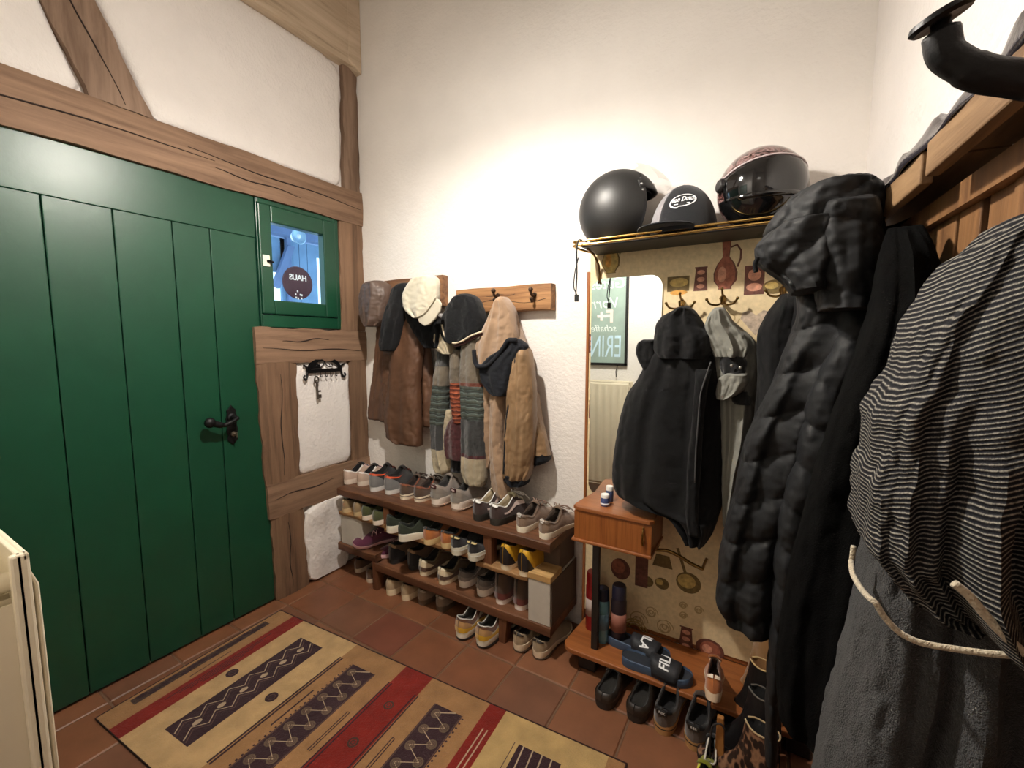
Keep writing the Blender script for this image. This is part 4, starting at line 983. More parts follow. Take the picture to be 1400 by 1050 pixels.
# ------------------------------------------------------------------ helmets and cap on the hat shelf
MATTE = plain('helmet_matte', srgb(30, 30, 30), .48, 0, 0, 60, .05)
GLOSSB = plain('helmet_gloss', srgb(14, 14, 15), .07, 0, 0, 60, .0, 9, .6)
def sph(c, rx, ry, rz, az, el):
    return Vector((c[0] + rx * math.cos(el) * math.cos(az), c[1] + ry * math.cos(el) * math.sin(az), c[2] + rz * math.sin(el)))
def shell(c, rx, ry, rz, keep, nu=64, nv=40, el0=-1.0):
    m = MB(); ids = {}
    def vid(i, j):
        k = (i % nu, j)
        if k not in ids: ids[k] = len(m.v); m.v.append(tuple(sph(c, rx, ry, rz, 2 * PI * (i % nu) / nu, el0 + (PI / 2 - el0) * j / nv)))
        return ids[k]
    for j in range(nv):
        for i in range(nu):
            az = 2 * PI * (i + .5) / nu; el = el0 + (PI / 2 - el0) * (j + .5) / nv
            if keep((az + PI) % (2 * PI) - PI, el): m.f.append((vid(i, j), vid(i + 1, j), vid(i + 1, j + 1), vid(i, j + 1))); m.m.append(0)
    return m
HZ = SZ + .002
VISOR_CLEAR = D.materials['visor_clear']
t = wthing('motorcycle_helmet', 'matte black open-face helmet with raised clear visor at the left end of the hat shelf', 'helmet', (1.69, -.14, HZ))
HC = (1.692, -.135, HZ + .132)
def dface(a, a0): return math.atan2(math.sin(a - a0), math.cos(a - a0))
F0 = .42
m = shell(HC, .155, .13, .152, lambda a, e: not (abs(dface(a, F0)) < 1.02 and e < .42 + .1 * math.cos(a - F0)) and e > -.95)
m.build('shell', MATTE, t, smooth=True, solid=.012)
m = shell(HC, .139, .116, .137, lambda a, e: not (abs(dface(a, F0)) < .95 and e < .36) and e > -.9); m.build('lining', plain('helmet_lining', srgb(20, 20, 22), .95, 0, .2, 200), t, smooth=True)
m = shell(HC, .1575, .1325, .1545, lambda a, e: abs(dface(a, F0)) < 1.2 and .34 < e < .92 and abs(dface(a, F0)) < 1.3 - .6 * (e - .3)); m.build('peak_cover', plain('helmet_peak', srgb(30, 30, 31), .5, 0, .1, 60), t, smooth=True, solid=.008)
m = MB(); m.grid(lambda u, v: sph((HC[0] + .02, HC[1], HC[2] + .03), .172 + .02 * v, .142 + .01 * v, .146 + .004 * v, F0 + (u - .5) * 2.0, 1.25 - .95 * v), 24, 12); m.build('visor', VISOR_CLEAR, t, smooth=True)
m = MB()
for a, e in ((F0 - 1.12, .42), (F0 - 1.12, .26), (F0 - .55, .5)):
    p = sph(HC, .161, .136, .158, a, e); m.ball(p, .005, seg=10, rings=6)
m.build('rivet', plain('rivet_steel', srgb(190, 190, 188), .25, .9), t, smooth=True)
m = shell(HC, .1575, .1325, .1545, lambda a, e: not (abs(dface(a, F0)) < 1.06) and -.95 < e < -.28); m.build('lower_band', plain('helmet_band', srgb(20, 20, 21), .22), t, smooth=True, solid=.006)
m = MB(); m.tube(smooth_path([(1.585, -.2, HZ + .012), (1.574, -.258, HZ + .01), (1.566, -.262, HZ - .03), (1.565, -.255, HZ - .12), (1.561, -.252, HZ - .2), (1.566, -.25, HZ - .21)], 4), .003, 6); m.tube(smooth_path([(1.573, -.26, HZ - .06), (1.557, -.257, HZ - .12), (1.552, -.254, HZ - .17), (1.564, -.25, HZ - .205)], 4), .0022, 6); m.box(1.557, -.257, HZ - .232, 1.571, -.246, HZ - .205)
m.build('chin_strap', plain('strap_black', srgb(24, 24, 24), .8), t, smooth=50)

t = wthing('motorcycle_helmet', 'glossy full-face helmet with black visor and floral crown at the right of the hat shelf', 'helmet', (2.2, -.14, HZ))
HC2 = (2.195, -.14, HZ + .128); F2 = -1.05
FLOR, nt, b = _mat('floral_print')
v = _coord(nt); vo = nt.nodes.new('ShaderNodeTexVoronoi'); vo.inputs['Scale'].default_value = 38; nt.links.new(v, vo.inputs['Vector'])
f = _noise(nt, v, 36, 4, .6, 1.5)
nt.links.new(_ramp(nt, f, [(.36, srgb(30, 20, 20)), (.46, srgb(96, 62, 56)), (.54, srgb(160, 132, 130)), (.62, srgb(48, 30, 30))]), b.inputs['Base Color']); b.inputs['Roughness'].default_value = .15; b.inputs['Coat Weight'].default_value = .6
m = shell(HC2, .135, .132, .135, lambda a, e: e > -.97, el0=-1.0); m.build('shell', FLOR, t, smooth=True, solid=.006)
m = shell(HC2, .1385, .1355, .1385, lambda a, e: abs(dface(a, F2)) < 1.42 and -.35 - .08 * math.cos(a - F2) < e < .52 - .3 * (abs(dface(a, F2)) / 1.4) ** 2); m.build('visor', GLOSSB, t, smooth=True, solid=.006)
m = shell(HC2, .1375, .1345, .1375, lambda a, e: abs(dface(a, F2)) < 1.7 and e < -.3, el0=-1.0); m.build('chin_guard', GLOSSB, t, smooth=True, solid=.008)
m = MB()
P = [sph(HC2, .142, .139, .142, F2 + (i / 30 - .5) * 2.84, .54 - .3 * (abs(i / 30 - .5) * 2 * 1.42 / 1.4) ** 2) for i in range(31)]
m.tube(P, .0026, 6); m.build('white_trim', plain('trim_pale', srgb(206, 190, 190), .3), t, smooth=True)
m = MB()
for s in (-1, 1):
    p = sph(HC2, .141, .138, .141, F2 + s * 1.5, .08); d = (p - Vector(HC2)).normalized()
    m.lathe([(.0, 0), (.024, 0), (.024, .006), (.018, .012), (.0, .012)], p, 18, M=d.to_track_quat('Z', 'Y').to_matrix().to_4x4())
m.build('hinge_cap', plain('hinge_black', srgb(30, 28, 30), .35), t, smooth=45)

t = wthing('baseball_cap', 'black and grey cap with white oval script badge between the two helmets', 'cap', (1.93, -.15, HZ))
CC = (1.945, -.15, HZ + .004); FC = -1.75
GREYM = cloth('cap_grey_mesh', srgb(150, 146, 148), .9, 700, .6, .1)
NAVYB = cloth('cap_black', srgb(22, 23, 27), .9, 600, .3, .1, .2)
CR = (.118, .10, .178)
def capsec(nm, mat, keep):
    m = shell(CC, *CR, keep, 60, 26, 0.0); return m.build(nm, mat, t, smooth=True, solid=.003)
capsec('back_panel', GREYM, lambda a, e: dface(a, FC) < -.42)
capsec('front_panel', NAVYB, lambda a, e: dface(a, FC) >= -.42)
m = MB(); m.ball((CC[0], CC[1], CC[2] + .178), .008, 1, 1, .6, 12, 8); m.build('top_button', NAVYB, t, smooth=True)
def brim(u, v):
    a = FC - .35 + (u - .5) * 2.0; r = 1 + v * .62 * math.cos((u - .5) * PI) ** .6
    return Vector((CC[0] + CR[0] * r * math.cos(a), CC[1] + CR[1] * r * math.sin(a) * (.86 if v > 0 else 1), CC[2] + .012 - .0 * v - .012 * v * (abs(u - .5) * 2) ** 2 + .014 * v))
m = MB(); m.grid(brim, 21, 6); m.build('brim', NAVYB, t, smooth=True, solid=.004)
def capbend(off):
    def f(co): return sph(CC, CR[0] + off, CR[1] + off, CR[2] + off, FC + .32 + co.x / .1 + co.y * 1.2, .62 + co.y / .15 + co.x * .0)
    return f
ob = []
for r0, r1, off, mt in ((0, 1, .0025, plain('badge_black', srgb(18, 18, 20), .7)), (.88, 1, .0035, SIGN_WHITE)):
    m = MB(); n = 40; fb = capbend(off)
    vs = []
    for i in range(n):
        a = 2 * PI * i / n
        q = Vector((.046 * math.cos(a) + .004 * math.sin(a), .024 * math.sin(a) + (-.006 if math.sin(a) < 0 and math.cos(a) < -.3 else 0)))
        for rr in (r0, r1): vs.append(fb(Vector((q.x * rr, q.y * rr, 0))))
    m.add(vs, [(2 * i, 2 * i + 1, (2 * i + 3) % (2 * n), (2 * i + 2) % (2 * n)) for i in range(n)])
    ob.append(m.build('badge' if r0 == 0 else 'badge_outline', mt, ob[0] if ob else t, smooth=True))
text('badge_script', 'von Dutch', .02, SIGN_WHITE, ob[0], bend=lambda co: capbend(.0035 + co.z)(Vector((co.x * .95, co.y * 1.2 + .003 + co.x * .06, 0))), shear=.25, offset=.0006)
m = MB(); fb = capbend(.0035); m.add([fb(Vector(p)) for p in ((-.028, -.013, 0), (-.028, -.016, 0), (.022, -.014, 0), (.022, -.011, 0))], [(0, 1, 2, 3)]); m.build('badge_underline', SIGN_WHITE, ob[0])

# ------------------------------------------------------------------ hanging clothes
from mathutils import noise as MN
def drape(name, rings, nb, nf, mats, parent, folds=3, amp=.012, seed=0, nu=96, nv=90, bands=None, quilt=None, wr=.005, tilt=0, sharp=.75, cap=.35, fine=1.0, hem=0):
    """a hanging, folded, solid piece of cloth. rings: (z, x_left, x_right) from top to bottom; nb / nf: how far its back
    and front lie from the back wall (numbers or lists, one per ring)"""
    r = random.Random(seed * 17 + 3)
    if rings[0][0] < rings[-1][0]: rings = rings[::-1]
    zs = [-q[0] for q in rings]
    for i in range(1, len(zs)):
        if zs[i] <= zs[i - 1]: zs[i] = zs[i - 1] + .002
    NB = nb if isinstance(nb, (list, tuple)) else [nb] * len(rings)
    NF = nf if isinstance(nf, (list, tuple)) else [nf] * len(rings)
    ph = [r.uniform(0, 2 * PI) for _ in range(8)]; off = Vector((seed * 3.7, seed * 1.9, seed * 2.3))
    m = MB(); vs = []; fs = []; mi = []
    XL = [q[1] for q in rings]; XR = [q[2] for q in rings]
    for j in range(nv + 1):
        v = j / nv; s = zs[0] + (zs[-1] - zs[0]) * v
        a = spline(zs, XL, s); b = spline(zs, XR, s); n0 = spline(zs, NB, s); n1 = spline(zs, NF, s)
        e = min(1, (v / .06 + .02) ** .5 if v < .06 else 1) * min(1, ((1 - v) / .012 + .5) ** .5 if v > .988 else 1)
        hw = (b - a) / 2; uc = (a + b) / 2; hd = (n1 - n0) / 2 * (cap + (1 - cap) * e); nc = (n0 + n1) / 2
        grow = (.35 + .65 * v) * min(1, hw / .05)
        for i in range(nu):
            th = 2 * PI * i / nu; c, sn = math.cos(th), math.sin(th)
            x = hw * math.copysign(abs(c) ** sharp, c); d = hd * math.copysign(abs(sn) ** .8, sn)
            q = x / max(hw, 1e-4)
            f = math.sin(PI * folds * q + ph[0] + 1.1 * v * math.sin(ph[1])) + .5 * math.sin(PI * folds * 1.7 * q + ph[2] + 2 * v) + .25 * math.sin(PI * folds * 3.1 * q + ph[3] - 3 * v)
            f = f - .35 * abs(math.sin(PI * folds * 1.3 * q + ph[4] + v))
            side = max(0, abs(sn)) ** .6
            dd = amp * f * grow * side * (1 if sn > 0 else .4)
            P = Vector((uc + x, d * 1.2, -s * .55)) + off
            w = wr * (1.7 * (abs(MN.noise(P * 13)) - .25) + 1.1 * fine * (abs(MN.noise(P * 29 + off)) - .25) + .5 * fine * MN.noise(Vector((P.x, P.y, -s)) * 60)) * min(1, .3 + side) * min(1, hw / .02)
            xx = uc + x + w * .5 * c
            if quilt:
                zz = (s + quilt[1] * q * hw * (1 if sn > 0 else -1) + .01 * MN.noise(P * 5)) / quilt[0]
                bul = abs(math.sin(PI * zz)) ** .5
                dd += quilt[2] * (bul - .6) * side; xx += quilt[2] * .5 * (bul - .6) * c
                dd += quilt[2] * .7 * MN.noise(Vector((P.x * 26, zz * 1.0, P.z * 5))) * side * (1.2 - bul)
            n = nc + d + dd + w * (1 if sn > 0 else -1)
            n = max(n, .004)
            if nc > .36: xx = min(xx, 2.462 + .0612 * n + .1 * max(0, 0))
            zo = tilt * q * (v if v > .85 else 0) + hem * math.sin(q * 7 + ph[6]) * max(0, v - .9) * 10
            vs.append((xx, -n, -s + zo))
        if j:
            mid = -(zs[0] + (zs[-1] - zs[0]) * (v - .5 / nv)); k = 0
            if bands:
                for bi, zb in enumerate(bands):
                    if mid < zb: k = bi + 1
            for i in range(nu):
                fs.append(((j - 1) * nu + i, (j - 1) * nu + (i + 1) % nu, j * nu + (i + 1) % nu, j * nu + i)); mi.append(k)
    fs.append(tuple(range(nu - 1, -1, -1))); mi.append(0); fs.append(tuple(nv * nu + i for i in range(nu))); mi.append(mi[-2])
    m.v = vs; m.f = fs; m.m = mi
    return m.build(name, mats, parent, smooth=60)
def cord(name, path, r, mat, parent, k=5, seg=8, flat=None):
    m = MB(); P = smooth_path([tuple(p) for p in path], k); m.tube(P, r if not isinstance(r, list) else [r[min(i // k, len(r) - 1)] for i in range(len(P))], seg, flat=flat)
    return m.build(name, mat, parent, smooth=True)

# brown leather coat
BROWN = plain('brown_leather', srgb(84, 56, 38), .55, 0, .3, 18, .14, 10)
BROWN_D = plain('brown_hood_leather', srgb(84, 66, 56), .5, 0, .4, 20, .12, 10)
t = wthing('leather_coat', 'brown leather coat hanging on the left hook rail, nearest the corner', 'coat', (.35, -.08, .93))
drape('body', [(1.72,0.251,0.508),(1.666,0.212,0.539),(1.561,0.207,0.58),(1.476,0.204,0.599),(1.349,0.185,0.612),(1.177,0.152,0.635),(1.046,0.119,0.643),(0.922,0.1,0.641)], .015, .115, BROWN, t, 3, .012, 1)
drape('front_sleeve', [(1.572,0.499,0.57),(1.512,0.458,0.605),(1.452,0.428,0.614),(1.351,0.401,0.617),(1.145,0.369,0.596),(0.955,0.332,0.601),(0.85,0.352,0.599),(0.823,0.405,0.598)], .085, .19, BROWN, t, 1.5, .006, 2)
drape('rear_sleeve', [(1.349,0.302,0.386),(1.135,0.282,0.372),(0.94,0.298,0.383),(0.831,0.306,0.385)], .07, .14, BROWN, t, 1.2, .004, 12)
drape('hood', [(1.751,0.228,0.318),(1.718,0.183,0.352),(1.667,0.162,0.368),(1.583,0.158,0.353),(1.528,0.174,0.339),(1.49,0.204,0.302)], .055, .2, BROWN_D, t, 1.6, .01, 3)
# black scarf over it
BLK = cloth('black_wool', srgb(14, 14, 17), .95, 500, .4, .2, .04)
t = wthing('scarf', 'black knitted scarf draped over the brown leather coat behind the white cap', 'scarf', (.4, -.18, 1.36))
drape('left_tail', [(1.715,0.515,0.59),(1.682,0.471,0.599),(1.609,0.429,0.587),(1.492,0.378,0.535),(1.392,0.357,0.499),(1.351,0.367,0.47)], .135, .23, BLK, t, 1.4, .008, 4)
drape('right_tail', [(1.699,0.518,0.592),(1.568,0.513,0.702),(1.509,0.539,0.78),(1.45,0.585,0.799),(1.369,0.672,0.778)], .115, .2, BLK, t, 1.6, .008, 5)
# white flat cap
WCAP = cloth('cap_cream', srgb(196, 188, 168), .9, 600, .2, .05)
t = wthing('flat_cap', 'cream white flat cap hanging on the hook rail', 'cap', (.5, -.26, 1.45))
drape('crown', [(1.734,0.713,0.79),(1.713,0.668,0.818),(1.678,0.627,0.827),(1.632,0.599,0.826),(1.585,0.603,0.811),(1.552,0.633,0.791),(1.522,0.683,0.761)], .19, .29, WCAP, t, 1.3, .006, 6)
bp = [(0.717,-0.27,1.532),(0.761,-0.27,1.545),(0.809,-0.27,1.579),(0.843,-0.27,1.613),(0.865,-0.27,1.605),(0.879,-0.27,1.583),(0.869,-0.27,1.548),(0.836,-0.27,1.511),(0.798,-0.27,1.486),(0.769,-0.27,1.48),(0.735,-0.27,1.499)]
m = MB(); c = sum((Vector(p) for p in bp), Vector()) / len(bp)
m.prism([tuple(p) for p in bp], (0, -.012, 0)); m.build('brim', WCAP, t, bevel=.005, bseg=3)
cord('band', [(0.719,-0.288,1.524),(0.763,-0.288,1.537),(0.816,-0.288,1.577),(0.854,-0.288,1.621)], .003, WCAP, t)

# patchwork knit jacket with a black-lined hood
KG = cloth('knit_grey_brown', srgb(104, 94, 80), .95, 350, .6, .25, .3)
KD = cloth('knit_dark', srgb(56, 56, 56), .95, 350, .6, .25, .3)
KC = cloth('knit_cream', srgb(170, 156, 130), .95, 300, .6, .2, .3)
KB = cloth('knit_burgundy', srgb(70, 30, 32), .95, 350, .6, .2, .3)
KR = cloth('knit_rust', srgb(104, 52, 36), .95, 350, .6, .3, .3)
def striped(name, c1, c2, c3, freq):
    m, nt, b = _mat(name); v = _coord(nt)
    wv = nt.nodes.new('ShaderNodeTexWave'); wv.bands_direction = 'Z'; wv.inputs['Scale'].default_value = freq; wv.inputs['Distortion'].default_value = 2.5; wv.inputs['Detail'].default_value = 3; wv.inputs['Detail Scale'].default_value = 2
    nt.links.new(v, wv.inputs['Vector'])
    nt.links.new(_ramp(nt, wv.outputs['Fac'], [(.1, c1), (.4, c2), (.62, c1), (.9, c3)]), b.inputs['Base Color']); b.inputs['Roughness'].default_value = .95
    _bump(nt, b, wv.outputs['Fac'], .5, .006); return m
KT = striped('knit_teal_stripes', srgb(50, 54, 50), srgb(92, 106, 102), srgb(66, 70, 62), 9)
KO = striped('knit_orange_stripes', srgb(120, 56, 36), srgb(160, 88, 52), srgb(84, 40, 30), 14)
t = wthing('knit_jacket', 'patchwork knitted jacket with black-lined hood hanging between coat and beige jacket', 'jacket', (.92, -.1, .72))
zt = lambda y: 0
BZ = [(0.869,1.187),(0.866,0.997),(0.863,0.82),(0.868,1.168)]
drape('body', [(1.45,0.726,0.968),(1.314,0.703,0.967),(1.156,0.695,0.966),(0.997,0.718,0.965),(0.797,0.74,0.963),(0.716,0.754,0.963)], .015, .09, [KD], t, 3, .01, 7)
drape('left_sleeve', [(1.4,0.738,0.837),(1.294,0.705,0.806),(1.195,0.683,0.78),(1.033,0.663,0.762),(0.868,0.66,0.743),(0.766,0.668,0.757),(0.706,0.677,0.776),(0.682,0.703,0.761)], .06, .15, [KD, KG, KT, KD, KC], t, 1.2, .006, 8, bands=[(0.705,-0.1,1.273)[2], (0.703,-0.1,1.165)[2], (0.698,-0.1,0.95)[2], (0.696,-0.1,0.818)[2]])
drape('inner_flap', [(1.037,0.746,0.792),(0.915,0.729,0.785),(0.792,0.721,0.778),(0.712,0.74,0.787)], .08, .12, KC, t, 1, .003, 9)
drape('front_edge', [(1.362,0.813,0.884),(1.278,0.816,0.883),(1.182,0.814,0.882),(1.086,0.818,0.885),(0.978,0.831,0.889)], .085, .165, [KG, KO], t, 1, .004, 10, bands=[(0.845,-0.12,1.193)[2]])
drape('burgundy_patch', [(1,0.821,0.879),(0.947,0.78,0.884),(0.868,0.764,0.892),(0.816,0.768,0.891),(0.781,0.782,0.886)], .08, .165, KB, t, 1.2, .006, 11)
drape('dark_lining', [(0.813,0.786,0.875),(0.704,0.789,0.874)], .08, .13, cloth('lining_black', srgb(20, 19, 24), .95), t, 1, .003, 12)
drape('right_panel', [(1.437,0.917,1.025),(1.363,0.893,1.034),(1.207,0.886,1.033),(0.999,0.888,1.031),(0.827,0.886,1.034),(0.71,0.889,1.034),(0.665,0.917,1.02)], .085, .18, [KG, KR, KT, KD, KB, KC], t, 1.6, .007, 13, bands=[(0.947,-0.13,1.199)[2], (0.946,-0.13,1.176)[2], (0.945,-0.13,1.006)[2], (0.943,-0.13,0.832)[2], (0.942,-0.13,0.813)[2]])
FLEECE = cloth('black_fleece', srgb(14, 15, 18), 1, 260, .5, .15, .06)
drape('hood_lining', [(1.64,0.907,0.953),(1.619,0.865,0.988),(1.576,0.817,1.018),(1.51,0.782,1.04),(1.452,0.776,1.031),(1.415,0.795,0.986),(1.393,0.833,0.932)], .08, .21, FLEECE, t, 1.5, .008, 14)
TRIM = cloth('cream_piping', srgb(214, 196, 168), .9, 600, .2, .05)
cord('hood_trim', [(0.814,-0.2,1.489),(0.827,-0.2,1.444),(0.855,-0.2,1.407),(0.896,-0.2,1.396),(0.942,-0.2,1.407),(0.996,-0.2,1.432),(1.065,-0.2,1.452)], .005, TRIM, t)
drape('cuff', [(1.461,0.751,0.781),(1.43,0.736,0.819),(1.385,0.735,0.843),(1.339,0.788,0.847)], .1, .19, KC, t, 1.2, .008, 15)
cord('rust_edge', [(0.884,-0.185,1.382),(0.949,-0.185,1.4),(1.011,-0.185,1.428),(1.055,-0.185,1.442)], .008, KB, t)

# beige jacket
BEI = cloth('beige_fleece', srgb(156, 128, 102), .9, 420, .35, .08, .35, .3)
SAT = plain('beige_satin', srgb(140, 112, 82), .36, 0, .3, 16, .08, 10)
NAVY = cloth('navy_lining', srgb(22, 24, 30), .9, 500, .3, .15, .05)
t = wthing('jacket', 'beige jacket with navy-edged hood hanging on the oak hook rail', 'jacket', (1.08, -.1, .66))
drape('hood', [(1.614,1.129,1.158),(1.58,1.108,1.182),(1.532,1.078,1.202),(1.48,1.048,1.214),(1.428,1.017,1.222),(1.375,0.99,1.222),(1.329,0.985,1.198),(1.286,1.003,1.149)], .085, .2, BEI, t, 2, .009, 16)
drape('hood_back', [(1.588,1.137,1.154),(1.535,1.146,1.175),(1.471,1.158,1.199),(1.407,1.179,1.228),(1.358,1.204,1.26)], .04, .14, BEI, t, 1, .004, 17)
drape('hood_lining', [(1.414,1.186,1.257),(1.38,1.17,1.288),(1.324,1.078,1.265),(1.271,1.03,1.242),(1.218,1.038,1.226),(1.172,1.077,1.206),(1.144,1.115,1.186)], .12, .215, NAVY, t, 1.6, .008, 18)
cord('hood_edge', [(1.023,-0.215,1.365),(1.027,-0.215,1.316),(1.049,-0.215,1.284),(1.087,-0.215,1.286),(1.137,-0.215,1.318),(1.186,-0.215,1.37),(1.221,-0.215,1.41),(1.26,-0.215,1.41)], .011, NAVY, t)
drape('inner_panel', [(1.282,0.974,1.12),(1.132,0.968,1.085),(0.942,0.971,1.076),(0.806,0.979,1.057),(0.756,0.998,1.039)], .045, .14, BEI, t, 1.6, .008, 19)
drape('left_sleeve', [(1.179,1.083,1.159),(1.07,1.078,1.151),(0.923,1.073,1.146),(0.776,1.076,1.167),(0.685,1.085,1.188),(0.635,1.12,1.184)], .085, .19, BEI, t, 1.2, .006, 20)
drape('front_panel', [(1.38,1.23,1.285),(1.325,1.218,1.301),(1.256,1.206,1.312),(1.152,1.186,1.321),(1.012,1.173,1.321),(0.904,1.161,1.318),(0.795,1.156,1.303),(0.743,1.16,1.284)], .09, .21, SAT, t, 1.8, .008, 21)
drape('navy_hem', [(0.765,1.156,1.287),(0.732,1.16,1.284),(0.715,1.186,1.268)], .085, .205, NAVY, t, 1.5, .006, 22)
cord('zip_edge', [(1.251,-0.2,1.367),(1.24,-0.2,1.259),(1.216,-0.2,1.138),(1.196,-0.2,1.015),(1.187,-0.2,0.873),(1.183,-0.2,0.772)], .006, NAVY, t)
drape('right_sleeve', [(1.161,1.272,1.288),(1.076,1.272,1.304),(0.987,1.269,1.328),(0.916,1.269,1.349),(0.859,1.269,1.365)], .03, .125, SAT, t, 1.1, .006, 23)
drape('cuff', [(0.877,1.269,1.357),(0.841,1.269,1.365),(0.801,1.27,1.314)], .028, .122, NAVY, t, 1, .003, 24, tilt=.02)

# coats on the stand
BLKJ = cloth('black_softshell', srgb(11, 11, 13), .85, 700, .3, .15, .05)
BLKJ2 = cloth('black_softshell_dark', srgb(8, 8, 10), .85, 700, .3, .15, .04)
t = wthing('jacket', 'black hooded jacket on the left hook of the coat stand, beside the mirror', 'jacket', (1.92, -.17, .55))
drape('body', [(1.394,1.866,2.067),(1.311,1.826,2.088),(1.254,1.799,2.097),(1.191,1.76,2.105),(1.078,1.729,2.114),(0.943,1.711,2.124),(0.847,1.704,2.128),(0.78,1.721,2.123),(0.755,1.783,2.117),(0.738,1.91,2.113),(0.69,1.97,2.1),(0.639,2.004,2.077)], .055, .27, BLKJ, t, 3.2, .012, 25)
drape('hood', [(1.532,1.967,1.987),(1.517,1.939,2.003),(1.493,1.892,2.022),(1.46,1.871,2.04),(1.416,1.867,2.069),(1.373,1.863,2.075),(1.34,1.881,2.062)], .09, .29, BLKJ, t, 2, .01, 26)
drape('collar_flap', [(1.411,1.825,1.88),(1.394,1.803,1.881),(1.366,1.798,1.882),(1.332,1.81,1.875),(1.292,1.834,1.865)], .15, .25, BLKJ, t, 1, .005, 27)
drape('placket', [(1.305,2.028,2.081),(1.24,2.026,2.069),(1.107,2.021,2.06),(0.945,2.012,2.057),(0.78,2.013,2.055),(0.698,2.024,2.066)], .235, .295, BLKJ2, t, 1, .003, 28)
cord('zip', [(2.079,-0.3,1.333),(2.067,-0.3,1.29),(2.049,-0.3,1.205),(2.046,-0.3,1.114),(2.043,-0.3,1.009),(2.044,-0.3,0.903)], .0025, plain('zip_grey', srgb(92, 92, 92), .4, .5), t)
KHA = cloth('grey_parka_cloth', srgb(134, 133, 124), .85, 600, .3, .08, .1, .5)
KHAD = cloth('parka_inside_shade', srgb(26, 26, 27), .9)  # near-black, also stands for shade in the hood hollow and beside the flap
t = wthing('parka', 'grey-green parka with a folded hood on the middle hook of the coat stand', 'coat', (2.1, -.14, .6))
drape('body', [(1.476,2.045,2.133),(1.395,2.048,2.207),(1.314,2.061,2.22),(1.233,2.075,2.219),(1.152,2.088,2.214),(1.041,2.098,2.205),(0.928,2.11,2.179),(0.814,2.12,2.162),(0.721,2.129,2.146)], .05, .21, KHA, t, 2.2, .012, 29)
drape('hood', [(1.524,2.07,2.101),(1.495,2.051,2.121),(1.461,2.04,2.141),(1.421,2.047,2.175),(1.379,2.063,2.191),(1.347,2.079,2.183)], .09, .245, KHA, t, 2.2, .014, 30)
drape('hood_opening_dark', [(1.354,2.096,2.171),(1.33,2.097,2.185),(1.297,2.104,2.182),(1.276,2.114,2.165)], .16, .235, KHAD, t, 1, .004, 31)
drape('storm_flap', [(1.292,2.123,2.187),(1.271,2.098,2.193),(1.245,2.092,2.185),(1.218,2.091,2.163),(1.199,2.094,2.127)], .175, .255, KHA, t, 1.4, .008, 32)
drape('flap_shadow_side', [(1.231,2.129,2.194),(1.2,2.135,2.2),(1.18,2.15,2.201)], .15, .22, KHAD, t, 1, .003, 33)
m = MB()
for p in [(2.139,-0.245,1.319),(2.166,-0.245,1.313)]: m.ball(p, .006, 1, .5, 1, 12, 8)
m.build('press_stud', plain('stud_steel', srgb(170, 168, 160), .3, .9), t, smooth=True)
t = wthing('jacket', 'black jacket on the right hook of the coat stand, behind the puffer coat', 'jacket', (2.3, -.18, 1.0))
drape('body', [(1.559,2.274,2.32),(1.529,2.254,2.349),(1.488,2.23,2.368),(1.42,2.209,2.375),(1.271,2.217,2.383),(1.17,2.213,2.385),(0.964,2.22,2.371),(0.803,2.205,2.359)], .06, .29, BLKJ2, t, 2.5, .012, 34)

# puffer coat
PUFF = plain('puffer_nylon', srgb(22, 23, 25), .68, 0, .25, 34, .1, 12, 0, .0, .3)
t = wthing('puffer_coat', 'long black quilted puffer coat with big hood, in front of the coat stand', 'coat', (2.27, -.62, .3))
drape('body', [(1.524,2.301,2.439),(1.473,2.307,2.442),(1.438,2.3,2.438),(1.388,2.287,2.421),(1.344,2.274,2.403),(1.299,2.263,2.382),(1.211,2.23,2.367),(1.119,2.203,2.355),(1.008,2.189,2.335),(0.93,2.175,2.316),(0.816,2.159,2.3),(0.693,2.155,2.299),(0.632,2.181,2.296)], .5, .7, PUFF, t, 1.2, .01, 35, nu=110, nv=200, quilt=(.112, .42, .016), sharp=.6, wr=.006)
drape('front_edge', [(1.5,2.368,2.443),(1.435,2.378,2.456),(1.389,2.371,2.445),(1.348,2.356,2.43),(1.307,2.341,2.41),(1.226,2.326,2.399),(1.143,2.316,2.391),(1.04,2.298,2.369),(0.969,2.29,2.353),(0.867,2.286,2.346),(0.783,2.287,2.334),(0.696,2.288,2.321),(0.597,2.286,2.314),(0.479,2.287,2.313),(0.34,2.292,2.317)], .6, .745, PUFF, t, 1, .004, 37, nu=80, nv=240, quilt=(.1, -.5, .013), sharp=.6, wr=.005)
drape('hood', [(1.755,2.342,2.409),(1.748,2.309,2.43),(1.734,2.278,2.442),(1.708,2.252,2.447),(1.684,2.235,2.45),(1.66,2.224,2.451),(1.641,2.237,2.452),(1.618,2.296,2.453),(1.596,2.34,2.455),(1.48,2.361,2.459)], .53, .78, PUFF, t, 1.6, .012, 36, nu=110, nv=110, quilt=(.12, .9, .012), wr=.009, sharp=.7)
drape('hood_brim', [(1.673,2.269,2.371),(1.657,2.243,2.397),(1.639,2.223,2.406),(1.619,2.21,2.407),(1.595,2.213,2.404),(1.575,2.229,2.396),(1.555,2.254,2.378),(1.535,2.275,2.366),(1.512,2.291,2.367)], .6, .8, PUFF, t, 1.4, .014, 41, nu=100, nv=70, quilt=(.16, .8, .014), wr=.009, sharp=.75)
drape('hood_side', [(1.697,2.328,2.423),(1.66,2.32,2.435),(1.599,2.323,2.442),(1.537,2.329,2.445),(1.491,2.335,2.444),(1.468,2.341,2.44)], .66, .81, PUFF, t, 1.2, .008, 42, nu=90, nv=90, quilt=(.15, -.3, .012), wr=.008, sharp=.7)
cord('hood_toggle', [(2.219,-0.8,1.587),(2.214,-0.8,1.572),(2.217,-0.8,1.555)], .005, BLKJ2, t)
